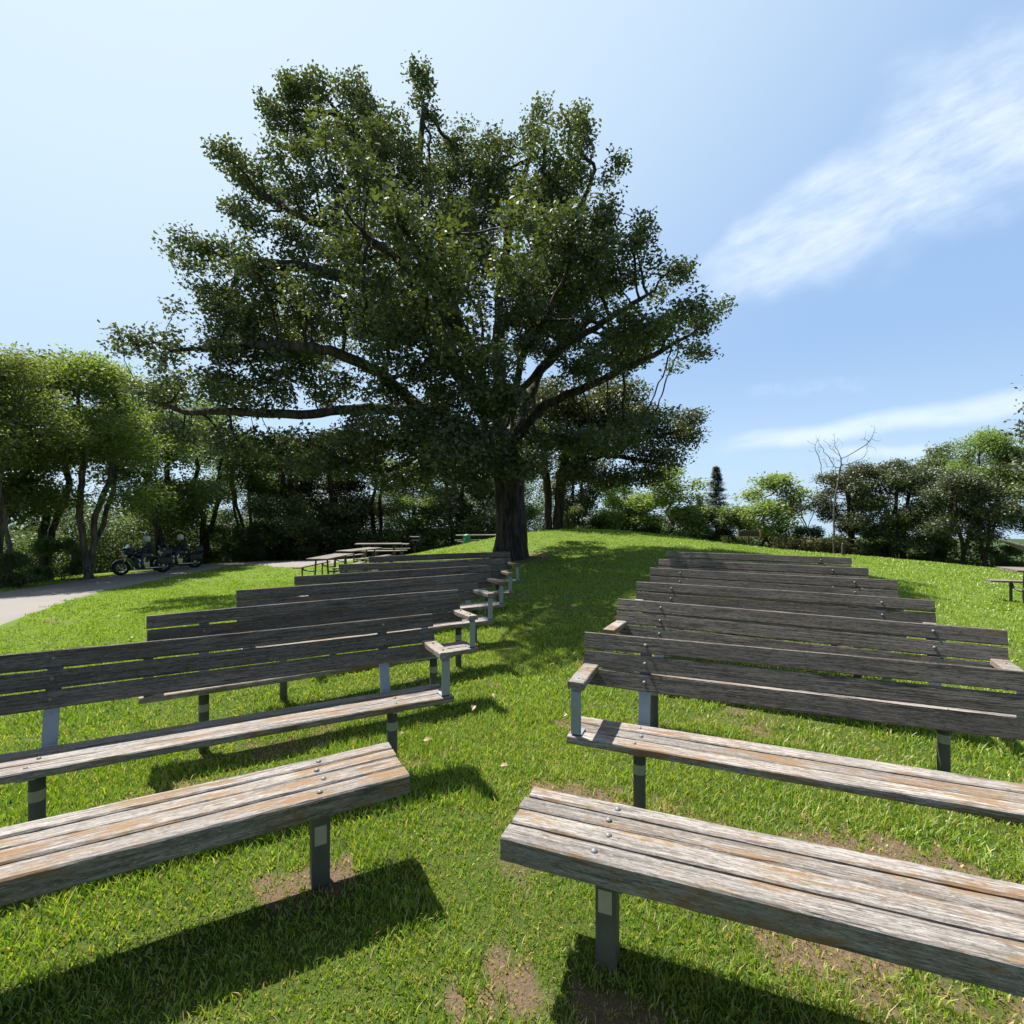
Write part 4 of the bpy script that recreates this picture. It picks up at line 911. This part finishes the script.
# ------------------------------------------------------------------ motorcycles and riders
M_TYRE = simple('tyre_rubber', (.02, .02, .02), .85); M_CHROME = simple('chrome', (.6, .6, .62), .2, 1.0, .05); M_PAINT = simple('dark_blue_paint', (.02, .03, .06), .25, .3, .1)
M_SEATL = simple('black_leather', (.02, .02, .022), .5); M_LENS = simple('lamp_lens', (.75, .74, .7), .15, .2, .05); M_AMBER = simple('amber_lens', (.7, .12, .02), .3)
M_SHIELD = simple('windshield', (.10, .13, .15), .1, .2, .05); M_HELM = simple('helmet_shell', (.55, .6, .68), .3, .1, .05); M_JACKET = simple('dark_jacket', (.025, .027, .035), .8); M_JEANS = simple('jeans', (.06, .085, .14), .9)
M_SKIN = simple('skin', (.45, .28, .2), .6)
def moto():
    r = empty('motorcycle', (0, 0, 0))
    for wx in (.82, -.78):
        T = Matrix.Translation((wx, 0, .33)) @ Matrix.Rotation(math.pi / 2, 4, 'X'); w = empty('wheel', (0, 0, 0)); w.parent = r
        mb = MB(); mb.lathe([(.205, -.07), (.28, -.085), (.33, -.05), (.34, 0), (.33, .05), (.28, .085), (.205, .07)], 24, T); mb.build('tyre', M_TYRE, w, smooth=True)
        mb = MB(); mb.lathe([(.205, -.065), (.19, -.02), (.19, .02), (.205, .065)], 24, T); mb.lathe([(0, -.06), (.05, -.06), (.05, .06), (0, .06)], 12, T)
        for k in range(8):
            a = k * math.pi / 4; mb.tube([(wx + .04 * math.cos(a), 0, .33 + .04 * math.sin(a)), (wx + .195 * math.cos(a), 0, .33 + .195 * math.sin(a))], .02, 5)
        mb.build('rim', M_CHROME, w)
        mb = MB(); n = 10
        mb.ribbon([(wx + .37 * math.cos(a), 0, .33 + .37 * math.sin(a)) for a in np.linspace(.3, 2.9, n)], .16, .02, (0, 1, 0)); mb.build('fender', M_PAINT, r)
    mb = MB(); mb.tube([(.35, 0, .80), (.2, 0, .88), (-.05, 0, .84), (-.15, 0, .78)], [.07, .16, .15, .07], 14); mb.build('fuel_tank', M_PAINT, r, smooth=True)
    mb = MB(); mb.box(-.85, -.1, -.15, .15, .68, .78, b=.04); mb.box(-.95, -.82, -.13, .13, .75, 1.05, b=.04); mb.build('saddle', M_SEATL, r)
    mb = MB(); mb.tube([(.40, 0, .92), (.52, 0, .98), (.64, 0, .98), (.72, 0, .95)], [.20, .27, .24, .12], 16); mb.tube([(.55, 0, 1.12), (.62, 0, 1.02)], [.20, .26], 12); mb.build('fairing', M_PAINT, r, smooth=True)
    mb = MB(); mb.box(-1.12, -.82, -.24, .24, .82, 1.12, b=.06); mb.build('top_case', M_PAINT, r)
    for s in (-1, 1): mb = MB(); mb.box(.22, .38, s * .16 if s > 0 else -.36, .36 if s > 0 else -.16, .30, .78, b=.05); mb.build('leg_shield', M_PAINT, r)
    mb = MB(); mb.box(-.22, .34, -.2, .2, .24, .56, b=.05); [mb.tube([(.08, 0, .45), (.08 + t, 0, .74)], .09, 14) for t in (-.16, .16)]; mb.build('engine', M_CHROME, r)
    mb = MB(); mb.tube([(.6, 0, .92), (.25, 0, .5), (.2, 0, .27), (-.3, 0, .27), (-.78, 0, .33)], .03, 8); mb.tube([(-.1, 0, .7), (-.78, 0, .6)], .03, 8); mb.build('frame', M_BLACK, r, smooth=True)
    for s in (-1, 1):
        mb = MB(); mb.tube([(.82, s * .1, .33), (.58, s * .1, .98)], .028, 10); mb.build('fork', M_CHROME, r, smooth=True)
        mb = MB(); mb.box(-1.05, -.5, s * .18 if s > 0 else -.36, .36 if s > 0 else -.18, .42, .74, b=.04); mb.build('saddlebag', M_PAINT, r)
        mb = MB(); mb.tube([(.2, s * .14, .5), (.15, s * .2, .26), (-.9, s * .24, .27)], .04, 10); mb.build('exhaust_pipe', M_CHROME, r, smooth=True)
        mb = MB(); mb.lathe([(0, 0), (.035, .005), (.06, .03), (.05, .09), (0, .11)], 14, Matrix.Translation((.74, s * .2, .86)) @ Matrix.Rotation(-math.pi / 2, 4, 'Y')); mb.build('passing_lamp', M_LENS, r, smooth=True)
        mb = MB(); mb.tube([(.5, s * .3, 1.1), (.45, s * .36, 1.22)], .008, 6); mb.lathe([(0, 0), (.05, .005), (.05, .02), (0, .025)], 12, Matrix.Translation((.45, s * .36, 1.25)) @ Matrix.Rotation(-math.pi / 2, 4, 'Y')); mb.build('mirror', M_CHROME, r, smooth=True)
        mb = MB(); mb.lathe([(0, 0), (.03, .01), (.03, .05), (0, .06)], 10, Matrix.Translation((.72, s * .3, .76)) @ Matrix.Rotation(-math.pi / 2, 4, 'Y')); mb.build('turn_signal', M_AMBER, r, smooth=True)
    mb = MB(); mb.lathe([(0, -.02), (.06, -.01), (.09, .03), (.075, .12), (0, .17)], 18, Matrix.Translation((.78, 0, .9)) @ Matrix.Rotation(-math.pi / 2, 4, 'Y')); mb.build('headlight', M_LENS, r, smooth=True)
    mb = MB(); mb.tube([(.25, -.4, 1.02), (.38, -.36, 1.08), (.56, -.12, 1.04), (.56, .12, 1.04), (.38, .36, 1.08), (.25, .4, 1.02)], .016, 8); mb.build('handlebar', M_BLACK, r, smooth=True)
    mb = MB(); [mb.ribbon([(.72, y_, 1.0), (.66, y_, 1.2), (.56, y_, 1.36)], .115, .006, (0, 1, 0)) for y_ in (-.17, -.057, .057, .17)]; mb.build('windshield', M_SHIELD, r)
    mb = MB(); mb.lathe([(0, 0), (.04, .01), (.04, .04), (0, .05)], 10, Matrix.Translation((-1.12, 0, .72)) @ Matrix.Rotation(-math.pi / 2, 4, 'Y')); mb.build('tail_lamp', M_AMBER, r, smooth=True)
    return r
def skin_obj(name, nodes, edges, mat, parent, root_i=0):
    bm = bmesh.new(); ly = bm.verts.layers.skin.verify(); vs = []
    for i, (p, rr) in enumerate(nodes):
        v_ = bm.verts.new(p); v_[ly].radius = (rr, rr) if not hasattr(rr, '__len__') else rr; v_[ly].use_root = (i == root_i); vs.append(v_)
    for a, b in edges: bm.edges.new((vs[a], vs[b]))
    me = bpy.data.meshes.new(name); bm.to_mesh(me); bm.free(); me.materials.append(mat)
    o = bpy.data.objects.new(name, me); COL.objects.link(o); o.parent = parent
    o.modifiers.new('skin', 'SKIN').use_smooth_shade = True; s = o.modifiers.new('sub', 'SUBSURF'); s.levels = 1; s.render_levels = 1
    return o
def rider():
    """seated motorcyclist facing +x, hips on a saddle 0.78 m high, hands on the grips"""
    r = empty('person', (0, 0, 0))
    nodes = [((-.32, 0, .86), (.15, .16)), ((-.30, 0, 1.02), (.13, .15)), ((-.26, 0, 1.2), (.13, .17)), ((-.23, 0, 1.34), (.09, .15)), ((-.20, 0, 1.42), .055), ((-.17, 0, 1.53), .085), ((-.16, 0, 1.62), .085)]; edges = [(0, 1), (1, 2), (2, 3), (3, 4), (4, 5), (5, 6)]
    for s in (-1, 1):
        b = len(nodes)
        nodes += [((-.23, s * .2, 1.35), .065), ((-.10, s * .30, 1.13), .045), ((.16, s * .36, 1.04), .034), ((.24, s * .37, 1.04), .03)]
        edges += [(3, b), (b, b + 1), (b + 1, b + 2), (b + 2, b + 3)]
        for k in range(4): nodes += [((.30, s * (.35 + k * .022), 1.055), .011), ((.325, s * (.35 + k * .022), 1.02), .009)]; q = len(nodes); edges += [(b + 3, q - 2), (q - 2, q - 1)]
        nodes += [((.26, s * .335, 1.02), .011), ((.28, s * .33, .99), .009)]; q = len(nodes); edges += [(b + 3, q - 2), (q - 2, q - 1)]
    skin_obj('body', nodes, edges, M_JACKET, r)
    for s in (-1, 1):
        ln = [((-.30, s * .10, .86), .10), ((.08, s * .27, .80), .075), ((.10, s * .30, .60), .06), ((.06, s * .31, .36), .045)]
        skin_obj('trouser_leg', ln, [(0, 1), (1, 2), (2, 3)], M_JEANS, r)
        mb = MB(); mb.box(-.02, .26, s * .31 - .045, s * .31 + .045, .24, .33, b=.03); mb.tube([(.04, s * .31, .3), (.06, s * .31, .42)], .05, 10); mb.build('boot', M_SEATL, r)
    mb = MB(); mb.lathe([(.10, -.13), (.13, -.08), (.145, 0), (.135, .08), (.09, .13), (0, .15)], 18, Matrix.Translation((-.15, 0, 1.60))); mb.build('helmet', M_HELM, r, smooth=True)
    mb = MB(); mb.tube([(-.10, 0, 1.52), (-.055, 0, 1.55), (-.05, 0, 1.60)], [.06, .075, .06], 12)
    mb.tube([(.02, 0, 1.575), (.035, 0, 1.555)], [.012, .016], 6)
    for s in (-1, 1): mb.tube([(.005, s * .03, 1.60), (.022, s * .03, 1.60)], .010, 6)
    mb.build('face', M_SKIN, r, smooth=True)
    return r
mx, my = pix(143, 23.6); m1 = moto(); m1.location = (mx, my, g1(mx, my) + .035); m1.rotation_euler = (0, 0, R(228)); tag(m1, 'dark touring motorcycle in front, lamps lit by the sun, pale helmeted rider', 'motorcycle', 'motorcycles at the roadside')
p1 = rider(); p1.location = m1.location; p1.rotation_euler = m1.rotation_euler; tag(p1, 'rider in pale helmet and dark jacket astride the nearer motorcycle', 'person')
mx, my = pix(177, 26.0); m2 = copy_tree(m1); m2.location = (mx, my, g1(mx, my) + .035); m2.rotation_euler = (0, 0, R(222)); tag(m2, 'dark touring motorcycle parked behind the first, nearer the road bend', 'motorcycle', 'motorcycles at the roadside')
p2 = copy_tree(p1); p2.location = m2.location; p2.rotation_euler = m2.rotation_euler; tag(p2, 'rider in pale helmet and dark jacket astride the farther motorcycle', 'person')
print('faces', sum(len(o.data.polygons) for o in bpy.data.objects if o.type == 'MESH'))
